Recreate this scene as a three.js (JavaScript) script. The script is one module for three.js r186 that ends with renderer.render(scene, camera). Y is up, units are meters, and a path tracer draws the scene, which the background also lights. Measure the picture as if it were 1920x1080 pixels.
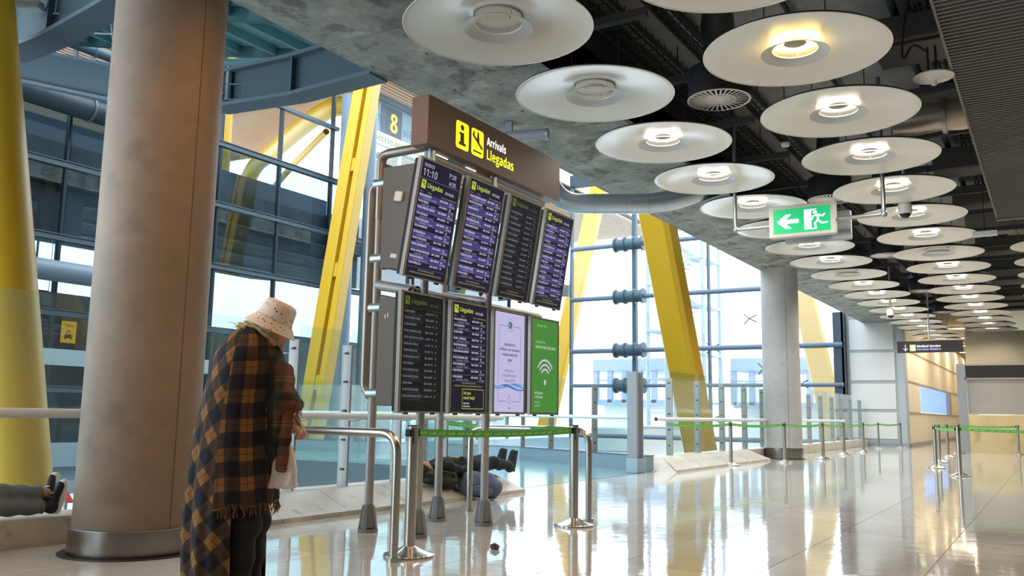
import * as THREE from 'three';
import { RoundedBoxGeometry } from 'three/addons/geometries/RoundedBoxGeometry.js';
import { mergeGeometries, mergeVertices, toCreasedNormals } from 'three/addons/utils/BufferGeometryUtils.js';
import { RectAreaLightUniformsLib } from 'three/addons/lights/RectAreaLightUniformsLib.js';
import { MarchingCubes } from 'three/addons/objects/MarchingCubes.js';

// ---------------------------------------------------------------- camera, sky, exposure
const scene = new THREE.Scene();
const renderer = new THREE.WebGLRenderer({ antialias: true });
renderer.toneMapping = THREE.LinearToneMapping;
renderer.toneMappingExposure = 1.6;
renderer.shadowMap.enabled = true;
RectAreaLightUniformsLib.init();
const camera = new THREE.PerspectiveCamera(36.448, 16 / 9, 0.05, 400);
camera.position.set(0, 1.08, 0);                       // the photographer crouches in the hall
camera.rotation.order = 'YXZ';
camera.rotation.set(0.1433, 0.55559, 0.01601);
scene.background = new THREE.Color(0.74, 0.87, 1.0);   // bright even overcast
scene.backgroundIntensity = 3.6;
scene.environmentIntensity = 3.6;

// ---------------------------------------------------------------- helpers
const LAMP = 5.0;                                      // candela of one disc lamp
const V = (x, y, z) => new THREE.Vector3(x, y, z);
let seed = 7;
const rnd = () => { seed = (seed * 1664525 + 1013904223) >>> 0; return seed / 4294967296; };
const rr = (a, b) => a + (b - a) * rnd();
const taken = new Map();
function numbered(n) { const k = taken.get(n) ?? 0; taken.set(n, k + 1); return k ? n + '_' + String(k).padStart(3, '0') : n; }
const prep = (g) => { let q = g.index ? g.toNonIndexed() : g; for (const k of Object.keys(q.attributes)) if (!['position', 'normal', 'uv'].includes(k)) q.deleteAttribute(k); if (!q.attributes.uv) q.setAttribute('uv', new THREE.BufferAttribute(new Float32Array(q.attributes.position.count * 2), 2)); return q; };
const merge = (gs) => gs.length === 1 ? gs[0] : mergeGeometries(gs.map(prep));
function obj(name, geos, mat, parent = scene) {
  const m = new THREE.Mesh(merge([].concat(geos)), mat);
  m.name = parent === scene ? numbered(name) : name; m.castShadow = m.receiveShadow = true; parent.add(m); return m;
}
function objs(name, geos, mat, parent) { return geos.map((g) => obj(name, g, mat, parent)); }
const stuff = (o) => { o.userData.kind = 'stuff'; return o; };
function thing(name, label, category, [x, y, z] = [0, 0, 0], turn = 0, group) {
  const o = new THREE.Group(); o.name = numbered(name); scene.add(o); o.position.set(x, y, z); o.rotation.y = turn;
  o.userData = { label, category }; if (group) o.userData.group = group; return o;
}
const tag = (o, label, category, group) => { o.userData = { label, category }; if (group) o.userData.group = group; return o; };
function struct(name, geos, mat, label) { const m = obj(name, geos, mat); m.userData.kind = 'structure'; if (label) { m.userData.label = label; m.userData.category = name.split('_')[0]; } return m; }
function sgroup(name, label, category) { const g = new THREE.Group(); g.name = numbered(name); scene.add(g); g.userData = { kind: 'structure', label, category: category ?? name.split('_')[0] }; return g; }
const bx = (w, h, d, x = 0, y = 0, z = 0) => new THREE.BoxGeometry(w, h, d).translate(x, y, z);
const span = (x0, x1, y0, y1, z0, z1) => bx(Math.abs(x1 - x0), Math.abs(y1 - y0), Math.abs(z1 - z0), (x0 + x1) / 2, (y0 + y1) / 2, (z0 + z1) / 2);
const rb = (w, h, d, r, x = 0, y = 0, z = 0) => new RoundedBoxGeometry(w, h, d, 2, r).translate(x, y, z);
const cyl = (r, h, x = 0, y = 0, z = 0, n = 24, r2 = r) => new THREE.CylinderGeometry(r2, r, h, n).translate(x, y + h / 2, z);   // stands on y
function rod(a, b, r, n = 12, r2 = r) {
  const d = b.clone().sub(a), L = d.length(), g = new THREE.CylinderGeometry(r2, r, L, n).translate(0, L / 2, 0);
  return g.applyQuaternion(new THREE.Quaternion().setFromUnitVectors(V(0, 1, 0), d.normalize())).translate(a.x, a.y, a.z);
}
function beam(a, b, w, h, roll = 0) {                   // box bar from a to b: w across, h upright
  const d = b.clone().sub(a), L = d.length(), f = d.clone().normalize();
  const up = Math.abs(f.y) > 0.99 ? V(0, 0, 1) : V(0, 1, 0), s = V(0, 0, 0).crossVectors(up, f).normalize(), u = V(0, 0, 0).crossVectors(f, s);
  const g = new THREE.BoxGeometry(w, h, L); if (roll) g.rotateZ(roll);
  return g.applyMatrix4(new THREE.Matrix4().makeBasis(s, u, f)).translate((a.x + b.x) / 2, (a.y + b.y) / 2, (a.z + b.z) / 2);
}
function pipe(pts, r, bend = 0.12, n = 14) {            // a round pipe through points, corners rounded
  const c = new THREE.CurvePath(); let at = pts[0];
  for (let i = 1; i < pts.length - 1; i++) {
    const u = pts[i - 1].clone().sub(pts[i]).setLength(bend).add(pts[i]), w = pts[i + 1].clone().sub(pts[i]).setLength(bend).add(pts[i]);
    c.add(new THREE.LineCurve3(at, u)); c.add(new THREE.QuadraticBezierCurve3(u, pts[i], w)); at = w;
  }
  c.add(new THREE.LineCurve3(at, pts[pts.length - 1]));
  const samples = []; c.curves.forEach((k, i) => { const m = k.isLineCurve3 ? 1 : 8; for (let j = i ? 1 : 0; j <= m; j++) samples.push(k.getPoint(j / m)); });
  const gs = []; const cc = new THREE.CatmullRomCurve3(samples, false, 'centripetal');
  return new THREE.TubeGeometry(cc, Math.max(24, samples.length * 4), r, n, false);
}
const lathe = (pts, n = 48) => new THREE.LatheGeometry(pts.map(([x, y]) => new THREE.Vector2(x, y)), n);
function prism(poly, y0, y1) {                           // poly [[x,z]...] extruded upright
  const s = new THREE.Shape(poly.map(([x, z]) => new THREE.Vector2(x, -z)));
  return new THREE.ExtrudeGeometry(s, { depth: y1 - y0, bevelEnabled: false }).rotateX(-Math.PI / 2).translate(0, y0, 0);
}
function profile(poly, z0, z1) {                         // poly [[x,y]...] extruded along z
  const s = new THREE.Shape(poly.map(([x, y]) => new THREE.Vector2(x, y)));
  return new THREE.ExtrudeGeometry(s, { depth: Math.abs(z1 - z0), bevelEnabled: false }).translate(0, 0, Math.min(z0, z1));
}
function muv(g, s = 1) {                                 // uv in metres by the way each face points
  const q = prep(g), p = q.attributes.position, n = q.attributes.normal, u = q.attributes.uv;
  for (let i = 0; i < p.count; i++) {
    const ax = Math.abs(n.getX(i)), ay = Math.abs(n.getY(i)), az = Math.abs(n.getZ(i));
    if (ay >= ax && ay >= az) u.setXY(i, p.getX(i) * s, p.getZ(i) * s); else if (ax >= az) u.setXY(i, p.getZ(i) * s, p.getY(i) * s); else u.setXY(i, p.getX(i) * s, p.getY(i) * s);
  }
  return q;
}

// ---------------------------------------------------------------- textures
const hash = (x, y, s) => { let h = Math.imul(x, 374761393) ^ Math.imul(y, 668265263) ^ Math.imul(s, 1442695041); h = Math.imul(h ^ (h >>> 13), 1274126177); return ((h ^ (h >>> 16)) >>> 0) / 4294967296; };
function noiseT(u, v, f, s) {                            // value noise that tiles over 0..1
  const x = u * f, y = v * f, xi = Math.floor(x), yi = Math.floor(y), a = x - xi, b = y - yi, sa = a * a * (3 - 2 * a), sb = b * b * (3 - 2 * b);
  const h = (i, j) => hash((i % f + f) % f, (j % f + f) % f, s);
  return (h(xi, yi) * (1 - sa) + h(xi + 1, yi) * sa) * (1 - sb) + (h(xi, yi + 1) * (1 - sa) + h(xi + 1, yi + 1) * sa) * sb;
}
const fbm = (u, v, f, s, o = 5) => { let t = 0, a = 0.5, w = 0; for (let i = 0; i < o; i++) { t += a * noiseT(u, v, f, s + i); w += a; a *= 0.5; f *= 2; } return t / w; };
function dataTex(n, fn, srgb = true, rep = [1, 1]) {
  const d = new Uint8Array(n * n * 4);
  for (let y = 0; y < n; y++) for (let x = 0; x < n; x++) { const c = fn(x / n, y / n); for (let k = 0; k < 3; k++) d[(y * n + x) * 4 + k] = Math.max(0, Math.min(255, c[k] * 255)); d[(y * n + x) * 4 + 3] = 255; }
  const t = new THREE.DataTexture(d, n, n); t.wrapS = t.wrapT = THREE.RepeatWrapping; t.magFilter = THREE.LinearFilter; t.repeat.set(...rep);
  if (srgb) t.colorSpace = THREE.SRGBColorSpace; t.needsUpdate = true; return t;
}
function canvasTex(w, h, draw) {
  const c = document.createElement('canvas'); c.width = w; c.height = h; const x = c.getContext('2d'); draw(x, w, h);
  const t = new THREE.CanvasTexture(c); t.colorSpace = THREE.SRGBColorSpace; t.magFilter = THREE.LinearFilter; return t;
}
const g3 = (v, r = 1, g = 1, b = 1) => [v * r, v * g, v * b];
const TX = {
  column: dataTex(512, (u, v) => { const a = fbm(u, v, 4, 3), b = fbm(u, v, 24, 9, 4), st = fbm(u, v * 0.999, 6, 31, 3); let t = 0.64 + 0.10 * (a - 0.5) + 0.06 * (b - 0.5); if (st > 0.66) t -= (st - 0.66) * 0.5; const pit = noiseT(u, v, 96, 77); if (pit > 0.985) t -= 0.14; return g3(t, 1, 0.90, 0.80); }),
  soffit: dataTex(1024, (u, v) => { const a = fbm(u, v, 5, 41, 6), b = fbm(u, v, 14, 52, 5), c = fbm(u, v, 60, 63, 3); let t = 0.60 + (a - 0.5) * 0.22 + (c - 0.5) * 0.12; const k = Math.max(0, b - 0.52) * 2.6; t -= Math.min(0.16, k * 0.5) * (a > 0.46 ? 1 : 0.4); const w = Math.max(0, fbm(u, v, 9, 88, 5) - 0.58); t += w * 0.6; return g3(t, 0.98, 1, 0.96); }),
  dark: dataTex(256, (u, v) => { const t = 0.68 + 0.14 * (fbm(u, v, 40, 5, 3) - 0.5) + 0.1 * (fbm(u, v, 5, 6, 3) - 0.5); return g3(t, 1, 0.99, 0.97); }),
  stone: dataTex(512, (u, v) => { const a = fbm(u, v, 5, 11, 5), b = fbm(u, v, 40, 12, 3); return g3(0.80 + 0.10 * (a - 0.5) + 0.05 * (b - 0.5), 1, 0.985, 0.965); }),
  kerb: dataTex(512, (u, v) => { const a = fbm(u, v, 6, 21, 5), b = fbm(u, v, 60, 22, 3), c = fbm(u, v, 10, 23, 4); return g3(0.76 + 0.12 * (a - 0.5) + 0.06 * (b - 0.5) - Math.max(0, c - 0.6) * 0.8, 1, 0.95, 0.87); }),
  marble: dataTex(512, (u, v) => { const a = fbm(u, v, 5, 121, 5), c = fbm(u, v, 4, 123, 3); return g3(0.80 + 0.1 * (a - 0.5) - Math.max(0, c - 0.58) * 0.7, 1, 0.90, 0.68); }),
  greyc: dataTex(256, (u, v) => g3(0.66 + 0.12 * (fbm(u, v, 4, 131, 5) - 0.5) + 0.05 * (fbm(u, v, 30, 133, 3) - 0.5), 1, 0.985, 0.975)),
  wave: dataTex(512, (u, v) => { const a = fbm(u, v, 6, 71, 3); return g3(a); }, false),
  fine: dataTex(256, (u, v) => g3(0.5 + 0.5 * (fbm(u, v, 48, 91, 2) - 0.5)), false),
};

// ---------------------------------------------------------------- materials
const std = (c, rough = 0.6, metal = 0, extra = {}) => new THREE.MeshStandardMaterial({ color: c, roughness: rough, metalness: metal, ...extra });
const phy = (c, rough = 0.6, metal = 0, extra = {}) => new THREE.MeshPhysicalMaterial({ color: c, roughness: rough, metalness: metal, ...extra });
const rep = (t, x, y = x) => { const c = t.clone(); c.repeat.set(x, y); c.needsUpdate = true; return c; };
const pane = (tint, ior = 1.5, rough = 0.0) => phy(tint, rough, 0, { transmission: 1, thickness: 0, ior });
const M = {
  column: std('#cdc3b7', 0.62, 0, { map: rep(TX.column, 0.5), bumpMap: rep(TX.column, 0.5), bumpScale: 0.004 }),
  columnFar: std('#ffffff', 0.6, 0, { map: rep(TX.greyc, 0.4) }),
  soffit: std('#f4f5f1', 0.85, 0, { map: rep(TX.soffit, 0.28), bumpMap: rep(TX.soffit, 0.28), bumpScale: 0.006 }),
  dark: std('#ffffff', 0.95, 0, { map: TX.dark }),
  darkPlain: std('#434446', 0.75), black: std('#141517', 0.6), blackGloss: std('#101114', 0.25),
  kerb: std('#ffffff', 0.45, 0, { map: rep(TX.kerb, 0.6) }),
  steel: std('#b9b3aa', 0.28, 1), steelSoft: std('#a4a6a4', 0.42, 0.9), postGrey: std('#8f9290', 0.45, 0.25), galv: std('#aab2b6', 0.38, 0.85),
  grey: std('#8b9094', 0.5), greyLight: std('#b4b8b8', 0.5), railWhite: std('#d8dada', 0.38), paintGrey: std('#9aa0a2', 0.45), shoe: std('#7f8386', 0.55),
  boxGrey: std('#6b6862', 0.6), bluegrey: std('#5f6f7f', 0.5), blueSteel: std('#3d525c', 0.5), blueDark: std('#2a3842', 0.5), teal: std('#6a9ea4', 0.5), frame: std('#4d5b66', 0.45),
  yellow: std('#c89d16', 0.42),
  white: std('#e4e2dc', 0.5), whiteGloss: phy('#e0dcd2', 0.42, 0, { clearcoat: 0.6, clearcoatRoughness: 0.22 }),
  panel: std('#d0cec8', 0.5), panelFrame: std('#a3a6a4', 0.5), beige: std('#e4dac2', 0.5), beigeDark: std('#b0a488', 0.6), bulk: std('#c4b597', 0.6),
  marble: std('#ffffff', 0.3, 0, { map: rep(TX.marble, 0.45) }),
  glass: pane('#eaf5f4', 1.45), glassRail: pane('#f4faf8', 1.42, 0.08), glassDark: pane('#bccbd0', 1.7), glassWhite: pane('#ffffff', 1.3, 0.2),
  plate: std('#8fa3ae', 0.45, 0.3),
};

// ---------------------------------------------------------------- floor of polished stone tiles
const tileMats = ['#f6f3ee', '#fdfaf6', '#efebe4', '#f9f5ef'].map((c) => phy(c, 0.06, 0, { map: rep(TX.stone, 0.31), bumpMap: rep(TX.wave, 0.9), bumpScale: 0.0009, ior: 1.7 }));
const floor = sgroup('floor', 'polished cream stone tile floor of the arrivals hall', 'floor');
obj('floor_bed', [span(-7.15, 7, -0.35, -0.012, 8, -76)], std('#7d766a', 0.8), floor);
{
  const P = 0.99, g = 0.005, gs = [0, 1, 2].map((k) => { const q = new THREE.BoxGeometry(P - g, 0.012, P - g).translate(0, -0.006, 0), m = muv(q); for (let i = 0; i < m.attributes.uv.count; i++) m.attributes.uv.setXY(i, m.attributes.uv.getX(i) + k * 1.37, m.attributes.uv.getY(i) + k * 2.11); return m; });
  const cells = [], rest = [];
  const cam2 = camera.clone(); cam2.updateMatrixWorld(true); cam2.updateProjectionMatrix(); cam2.matrixWorldInverse.copy(cam2.matrixWorld).invert();
  for (let i = -4; i < 10; i++) for (let j = -8; j < 74; j++) {
    const x = -3.84 + P * (i + 0.5), z = -(0.2 + P * (j + 0.5)); if (x < -7.0) continue;
    const p = V(x, 0, z), q = p.clone().project(cam2), d = p.distanceTo(camera.position);
    cells.push({ x, z, d: Math.abs(q.x) < 1.08 && Math.abs(q.y) < 1.2 && q.z < 1 ? d : 500 + d });
  }
  cells.sort((a, b) => a.d - b.d).forEach((c, n) => {
    if (n < 290) { const t = obj('tile', gs[Math.floor(rnd() * 3)], tileMats[Math.floor(rnd() * 4)], floor); t.position.set(c.x, 0, c.z); t.rotation.y = Math.floor(rnd() * 4) * Math.PI / 2; }
    else rest.push(gs[Math.floor(rnd() * 3)].clone().translate(c.x, 0, c.z));
  });
  obj('far_tiles', rest, tileMats[1], floor).userData.kind = 'stuff';
}
// ---------------------------------------------------------------- kerbs along the void
function kerb(name, label, z0, z1, joints, sloped, top, endA, endB) {     // z0 nearer than z1; ends chamfered where sloped
  const k = sgroup(name, label, 'kerb'), zs = [z0, ...joints, z1];
  for (let i = 0; i + 1 < zs.length; i++) {
    const a = zs[i] - (i ? 0.004 : 0), b = zs[i + 1] + (i + 2 < zs.length ? 0.004 : 0);
    if (!sloped) { obj('kerb_stone', muv(span(-7.3, -6.87, -0.02, top, a, b)), M.kerb, k); continue; }
    const g = profile([[-6.42, 0.0], [-6.42, 0.045], [-6.86, top], [-7.3, top], [-7.3, 0.0]], a, b), p = g.attributes.position;
    for (let v = 0; v < p.count; v++) {                                    // the raised back of an end stone leans in
      const t = p.getY(v) > 0.1 ? 1 : 0; if (!t) continue;
      if (i === 0 && endA && Math.abs(p.getZ(v) - a) < 1e-3) p.setZ(v, p.getZ(v) - endA);
      if (i + 2 === zs.length && endB && Math.abs(p.getZ(v) - b) < 1e-3) p.setZ(v, p.getZ(v) + endB);
    }
    g.computeVertexNormals();
    obj('kerb_stone', muv(g), M.kerb, k);
  }
  return k;
}
kerb('kerb', 'upright stone kerb behind the near concrete column', 3, -4.95, [1.5, 0, -1.5, -3], false, 0.21);
kerb('kerb', 'sloping cream stone kerb that the lying person rests on', -4.95, -10.78, [-6.22, -7.16, -8.2, -9.22, -10.3], true, 0.23, 0, 0.12);
kerb('kerb', 'sloping cream stone kerb between the bridge and the far column', -16.55, -23.2, [-17.35, -19.4, -21.4], true, 0.27, 0.35, 0.5);
kerb('kerb', 'upright stone kerb beyond the far column', -23.2, -39.7, [-26, -29, -32, -35, -37.5], false, 0.27);

// ---------------------------------------------------------------- concrete soffit, dark ceiling, slats
{
  const s = sgroup('ceiling', 'stained grey concrete soffit band along the void', 'ceiling');
  const zs = [8, 1.1, -6.94, -14.9, -22.9, -30.9, -39.9];
  for (let i = 0; i + 1 < zs.length; i++) obj('concrete_panel', muv(span(-6.9, -4.87, 5.2, 5.75, zs[i] - 0.012, zs[i + 1] + 0.012)), M.soffit, s);
  obj('joint_filler', span(-6.88, -4.89, 5.26, 5.7, 8, -39.9), M.black, s);
  const plugs = []; for (let i = 0; i < 60; i++) { const x = rr(-6.7, -5), z = -6 - i * 0.55; plugs.push(cyl(0.018, 0.006, x, 5.194, z, 10)); }
  obj('tie_holes', plugs, M.darkPlain, s).userData.kind = 'stuff';
}
struct('ceiling_upper', muv(span(-4.9, 7, 6.3, 6.6, 8, -41)), M.dark, 'dark rough ceiling slab above the disc lamps');
struct('trim_1', span(-4.95, -4.87, 5.2, 6.3, 8, -41.0), M.darkPlain, 'dark upstand at the inner edge of the soffit');
{
  const s = sgroup('ceiling_slats', 'dark ceiling of narrow metal slats at the upper edge of the view', 'ceiling');
  const g = new THREE.BoxGeometry(4.6, 0.09, 0.024), g2 = new THREE.BoxGeometry(4.6, 0.012, 0.024);
  const slat = merge([g.translate(0, 0.045, 0)]), mat = std('#6f6a64', 0.55);
  let n = 0; for (let z = -6.6; z > -18.55; z -= 0.09) { const o = obj('slat', slat, mat, s); o.position.set(1.54, 4.9, z); n++; }
  const near = []; for (let z = -6.6 + 0.09; z < 3; z += 0.18) near.push(slat.clone().translate(1.54, 4.9, z));
  obj('near_slats', near, mat, s).userData.kind = 'stuff';
  obj('edge_rail', [span(-0.77, -0.745, 4.9, 5.02, 3, -18.6), span(-0.77, 3.9, 4.86, 5.02, -18.58, -18.68)], std('#75716a', 0.6), s);
  obj('carrier', [span(-0.5, -0.44, 5.0, 5.05, 3, -18.6), span(1, 1.06, 5.0, 5.05, 3, -18.6), span(3, 3.06, 5.0, 5.05, 3, -18.6)], M.black, s);
}
{
  const u = sgroup('wall_upper', 'upper storeys above the hall that the glass across the void mirrors', 'wall');
  obj('core', span(-6.3, 7.2, 6.65, 16.5, 8.2, -39.6), std('#59646b', 0.35), u);
  for (const y of [6.7, 10.4, 14.1]) obj('slab_band', muv(span(-6.85, -6.3, y, y + 0.9, 8.2, -39.6)), M.soffit, u);
  for (let k = 0; k < 16; k++) obj('mullion', span(-6.45, -6.3, 7.6, 16.4, 6 - k * 3, 5.85 - k * 3), M.frame, u);
}
struct('wall_right', span(6.9, 7.2, 0, 6.5, 8, -41), std('#9a9285', 0.7), 'plain hall wall opposite the void');
struct('wall_back', span(-7.2, 7.2, 0, 6.5, 7.9, 8.2), std('#8f8a82', 0.7), 'plain hall wall behind the viewer');

// ---------------------------------------------------------------- columns
function roundUV(g, r) { const q = prep(g), p = q.attributes.position, u = q.attributes.uv; for (let i = 0; i < p.count; i += 3) { const a = [0, 1, 2].map((k) => Math.atan2(p.getZ(i + k), p.getX(i + k))); for (let k = 0; k < 3; k++) { let t = a[k]; if (t - a[0] > 3) t -= Math.PI * 2; if (a[0] - t > 3) t += Math.PI * 2; u.setXY(i + k, t * r, p.getY(i + k)); } } return q; }
function column(label, x, z, r, h, mat, seam, ringH, wrap) {
  const o = thing('concrete_column', label, 'column', [x, 0, z]);
  obj('shaft', roundUV(new THREE.CylinderGeometry(r, r, h, 80, 1, false).translate(0, h / 2, 0), wrap), mat, o);
  obj('form_seam', bx(0.003, h - ringH, 0.007, r + 0.0005, (h + ringH) / 2, 0).rotateY(-seam), std('#5c5148', 0.8), o);
  obj('base_ring', lathe([[r + 0.002, 0.02], [r + 0.022, 0.02], [r + 0.022, ringH - 0.006], [r + 0.014, ringH], [r, ringH]], 64), std('#8f8983', 0.3, 1, { roughnessMap: null }), o);
  obj('floor_plate', cyl(r + 0.085, 0.006, 0, 0.0005, 0, 64), std('#4a4743', 0.5, 0.6), o);
  obj('ring_seam', [bx(0.004, ringH - 0.03, 0.006, (r + 0.022) * Math.cos(2.5), ringH / 2 + 0.01, (r + 0.022) * Math.sin(2.5))], M.black, o);
  return o;
}
column('large bare concrete column with a steel base ring beside the person in plaid', -6.09, -4.36, 0.435, 5.2, M.column, 0.02, 0.2, 1 / Math.PI);
column('round grey concrete column with a steel base ring beyond the rope barriers', -6.42, -24.5, 0.5, 5.2, M.columnFar, 1.0, 0.3, 2.5 / (2 * Math.PI));

// ---------------------------------------------------------------- end wall with panels, corridor, kiosk
{
  const w = sgroup('wall_end', 'pale grey wall of four large framed panels beside the glass facade', 'wall');
  obj('wall_frame', [span(-7.62, -5.3, 0, 5.75, -39.86, -40.3)], M.panelFrame, w);
  for (const [a, b] of [[0.3, 1.4], [1.53, 2.6], [2.74, 3.92], [4.05, 5.36]]) obj('panel', rb(1.78, b - a, 0.05, 0.012, -6.61, (a + b) / 2, -39.85), M.panel, w);
  obj('pilaster', [rb(0.3, 5.5, 0.06, 0.01, -5.48, 2.75, -39.85)], std('#a6adae', 0.5), w);
  obj('plinth', [span(-7.6, -5.28, 0, 0.14, -39.78, -39.9)], M.grey, w);
}
{
  const w = sgroup('wall_corridor', 'cream panelled corridor wall with a bluish window band', 'wall');
  objs('wall_frame', [span(-5.7, -5.43, 0, 1.42, -40.3, -76), span(-5.7, -5.43, 2.76, 5.6, -40.3, -76), span(-5.7, -5.43, 1.42, 2.76, -40.3, -44.9), span(-5.7, -5.43, 1.42, 2.76, -59.0, -76)], M.beigeDark, w);
  const rows = [[0.12, 1.38], [1.46, 2.72], [2.8, 4.05], [4.13, 5.5]], W = 1.18;
  const winM = pane('#b4d2f0', 1.4, 0.28), gg = rows.map(([a, b]) => new THREE.BoxGeometry(0.03, b - a, W - 0.04));
  for (let i = 0; i < 26; i++) for (let r = 0; r < 4; r++) {
    const z = -40.75 - i * W, win = r === 1 && i >= 4 && i < 16;
    const p = obj(win ? 'window_pane' : 'panel', gg[r], win ? winM : M.beige, w); p.position.set(-5.415, (rows[r][0] + rows[r][1]) / 2, z);
  }
  obj('ledge', [span(-5.42, -5.36, 1.39, 1.45, -40.2, -71), span(-5.42, -5.36, 2.73, 2.79, -40.2, -71), span(-5.42, -5.36, 4.06, 4.12, -40.2, -71)], M.beigeDark, w);
  obj('plinth', span(-5.44, -5.3, 0, 0.1, -39.9, -71), M.steelSoft, w);
  struct('wall_corridor_end', span(-5.7, 7, 0, 6.5, -75.6, -76), M.beige, 'cream wall at the end of the corridor');
  struct('ceiling_corridor', [span(-5.7, 7, 5.6, 5.8, -41.02, -76), span(-5.7, -4.96, 5.6, 5.8, -39.95, -41.02), span(-4.95, 7, 5.8, 6.6, -41.02, -41.3)], std('#b3a892', 0.7), 'beige corridor ceiling');
  struct('wall_bulkhead', [span(-3.1, 7, 3.05, 4.75, -40.6, -41)], M.bulk, 'tan bulkhead above the shuttered kiosk');
  struct('wall_corridor_side', [span(-3.1, -2.8, 0, 5.6, -41, -76)], M.beige, 'inner wall of the corridor');
}
{
  const k = thing('kiosk', 'closed service kiosk with a roller shutter above a marble counter', 'kiosk', [-3, 0, -35.3]);
  obj('counter', muv(span(0.15, 9.8, 0, 1.3, 0, -0.6)), M.marble, k);
  obj('counter_top', rb(9.65, 0.04, 0.6, 0.01, 4.98, 1.305, -0.31), std('#d9c69c', 0.3), k);
  const sl = new THREE.BoxGeometry(9.5, 0.078, 0.02); for (let i = 0; i < 15; i++) { const s = obj('shutter_slat', sl, std('#a8a49c', 0.45, 0.3), k); s.position.set(5.05, 1.39 + i * 0.083, -0.12); s.rotation.x = 0.12; }
  obj('fascia', span(0.27, 9.8, 2.62, 3.06, 0.02, -0.4), std('#1d1614', 0.35), k);
  obj('fascia_trim', [span(0.22, 9.8, 3.06, 3.12, 0.05, -0.45), span(0.22, 9.8, 2.57, 2.62, 0.04, -0.1)], std('#9c958a', 0.5), k);
  obj('pilaster', span(-0.02, 0.27, 0, 3.12, 0.04, -0.6), M.grey, k);
  obj('side_wall', span(0.0, 0.1, 0, 3.1, -0.6, -5.2), M.grey, k);
  obj('roof', span(0.0, 9.8, 3.02, 3.1, -0.4, -5.2), M.darkPlain, k);
}

// ---------------------------------------------------------------- glass balustrade along the void
const ordinals = ['first', 'second', 'third', 'fourth', 'fifth', 'sixth', 'seventh', 'eighth', 'ninth', 'tenth', 'eleventh', 'twelfth', 'thirteenth', 'fourteenth', 'fifteenth', 'sixteenth', 'seventeenth', 'eighteenth', 'nineteenth', 'twentieth'];
const ord = (i) => ordinals[i] ?? 'last';
const onLine = (list) => list.map(([x, z]) => [-7.1, z * 1.014]);
function balustrade(label, pts, y0, posts, postTop, rail, base) {        // pts [[x,z]...], posts as [x,z]
  const b = thing('glass_balustrade', label, 'balustrade');
  for (let i = 0; i + 1 < posts.length; i++) {
    const [x0, z0] = posts[i], [x1, z1] = posts[i + 1]; if (posts[i][2] === 'gap') continue;
    const a = V(x0, 0, z0), c = V(x1, 0, z1), d = c.clone().sub(a).setLength(0.07); a.add(d); c.sub(d);
    obj('glass_pane', beam(V(a.x, (y0 + postTop) / 2 + 0.1, a.z), V(c.x, (y0 + postTop) / 2 + 0.1, c.z), 0.014, postTop - y0 + 0.12), M.glassRail, b);
  }
  posts.forEach(([x, z], i) => {
    const n = posts[Math.min(i + 1, posts.length - 1)], p = posts[Math.max(i - 1, 0)], turn = Math.atan2(n[0] - p[0], n[1] - p[1]);
    const q = obj('post', [rb(0.15, postTop - y0, 0.03, 0.006, 0, (postTop + y0) / 2, 0)], M.postGrey, b); q.position.set(x, 0, z); q.rotation.y = turn;
    const cl = []; for (let k = 0; k < 5; k++) cl.push(bx(0.05, 0.024, 0.06, 0, y0 + 0.2 + k * (postTop - y0 - 0.3) / 4, 0));
    objs('glass_clip', cl, M.darkPlain, q);
  });
  if (rail) {
    const h = obj('handrail', pipe(rail.map(([x, y, z]) => V(x, y, z)), 0.038, 0.1), M.railWhite, b);
    const br = []; posts.forEach(([x, z]) => { br.push(rod(V(x, 0.98, z), V(x + rail[0][0] - pts[0][0], 0.99, z), 0.012, 8), rod(V(x + rail[0][0] - pts[0][0], 0.98, z), V(x + rail[0][0] - pts[0][0], 1.02, z), 0.014, 8)); });
    if (rail.length === 2 && Math.abs(rail[0][0] - rail[1][0]) < 0.05) stuff(obj('rail_bracket', br, M.steelSoft, b));
  }
  if (base) for (let i = 0; i + 1 < pts.length; i++) {
    const a = V(pts[i][0], 0, pts[i][1]), c = V(pts[i + 1][0], 0, pts[i + 1][1]), n = Math.max(1, Math.round(a.distanceTo(c) / 2.2));
    for (let k = 0; k < n; k++) { const p = a.clone().lerp(c, k / n), q = a.clone().lerp(c, (k + 1) / n), d = q.clone().sub(p).setLength(0.006); obj('base_plate', beam(p.add(d).setY(y0 / 2), q.sub(d).setY(y0 / 2), 0.2, y0), M.plate, b); }
    obj('base_cap', beam(a.clone().setY(y0 + 0.006), c.clone().setY(y0 + 0.006), 0.23, 0.014), M.frame, b);
  }
  return b;
}
balustrade('glass balustrade with a pale round handrail behind the near column and arrivals screens', [[-7.0, 2], [-7.0, -10.6]], 0.22,
  onLine([[-7, 1.6], [-7, 0.2], [-7, -1.2], [-7, -2.6], [-7, -5.0], [-7, -6.83], [-7, -7.67], [-7, -8.61], [-7, -9.6], [-7, -10.55]]), 1.86, [[-6.78, 1.03, 2], [-6.78, 1.03, -10.7]]);
balustrade('glass balustrade standing on the sloped kerb beyond the footbridge', [[-7.0, -16.6], [-7.0, -39.5]], 0.27,
  onLine([[-7, -17.68], [-7, -19.38], [-7, -21.11], [-7, -22.93], [-7, -24.6], [-7, -26.3], [-7, -28.1], [-7, -30.0], [-7, -31.7], [-7, -33.5], [-7, -35.0], [-7, -36.8], [-7, -38.8]]), 1.9, [[-6.78, 1.03, -16.4], [-6.78, 1.03, -34.5]]);
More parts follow.
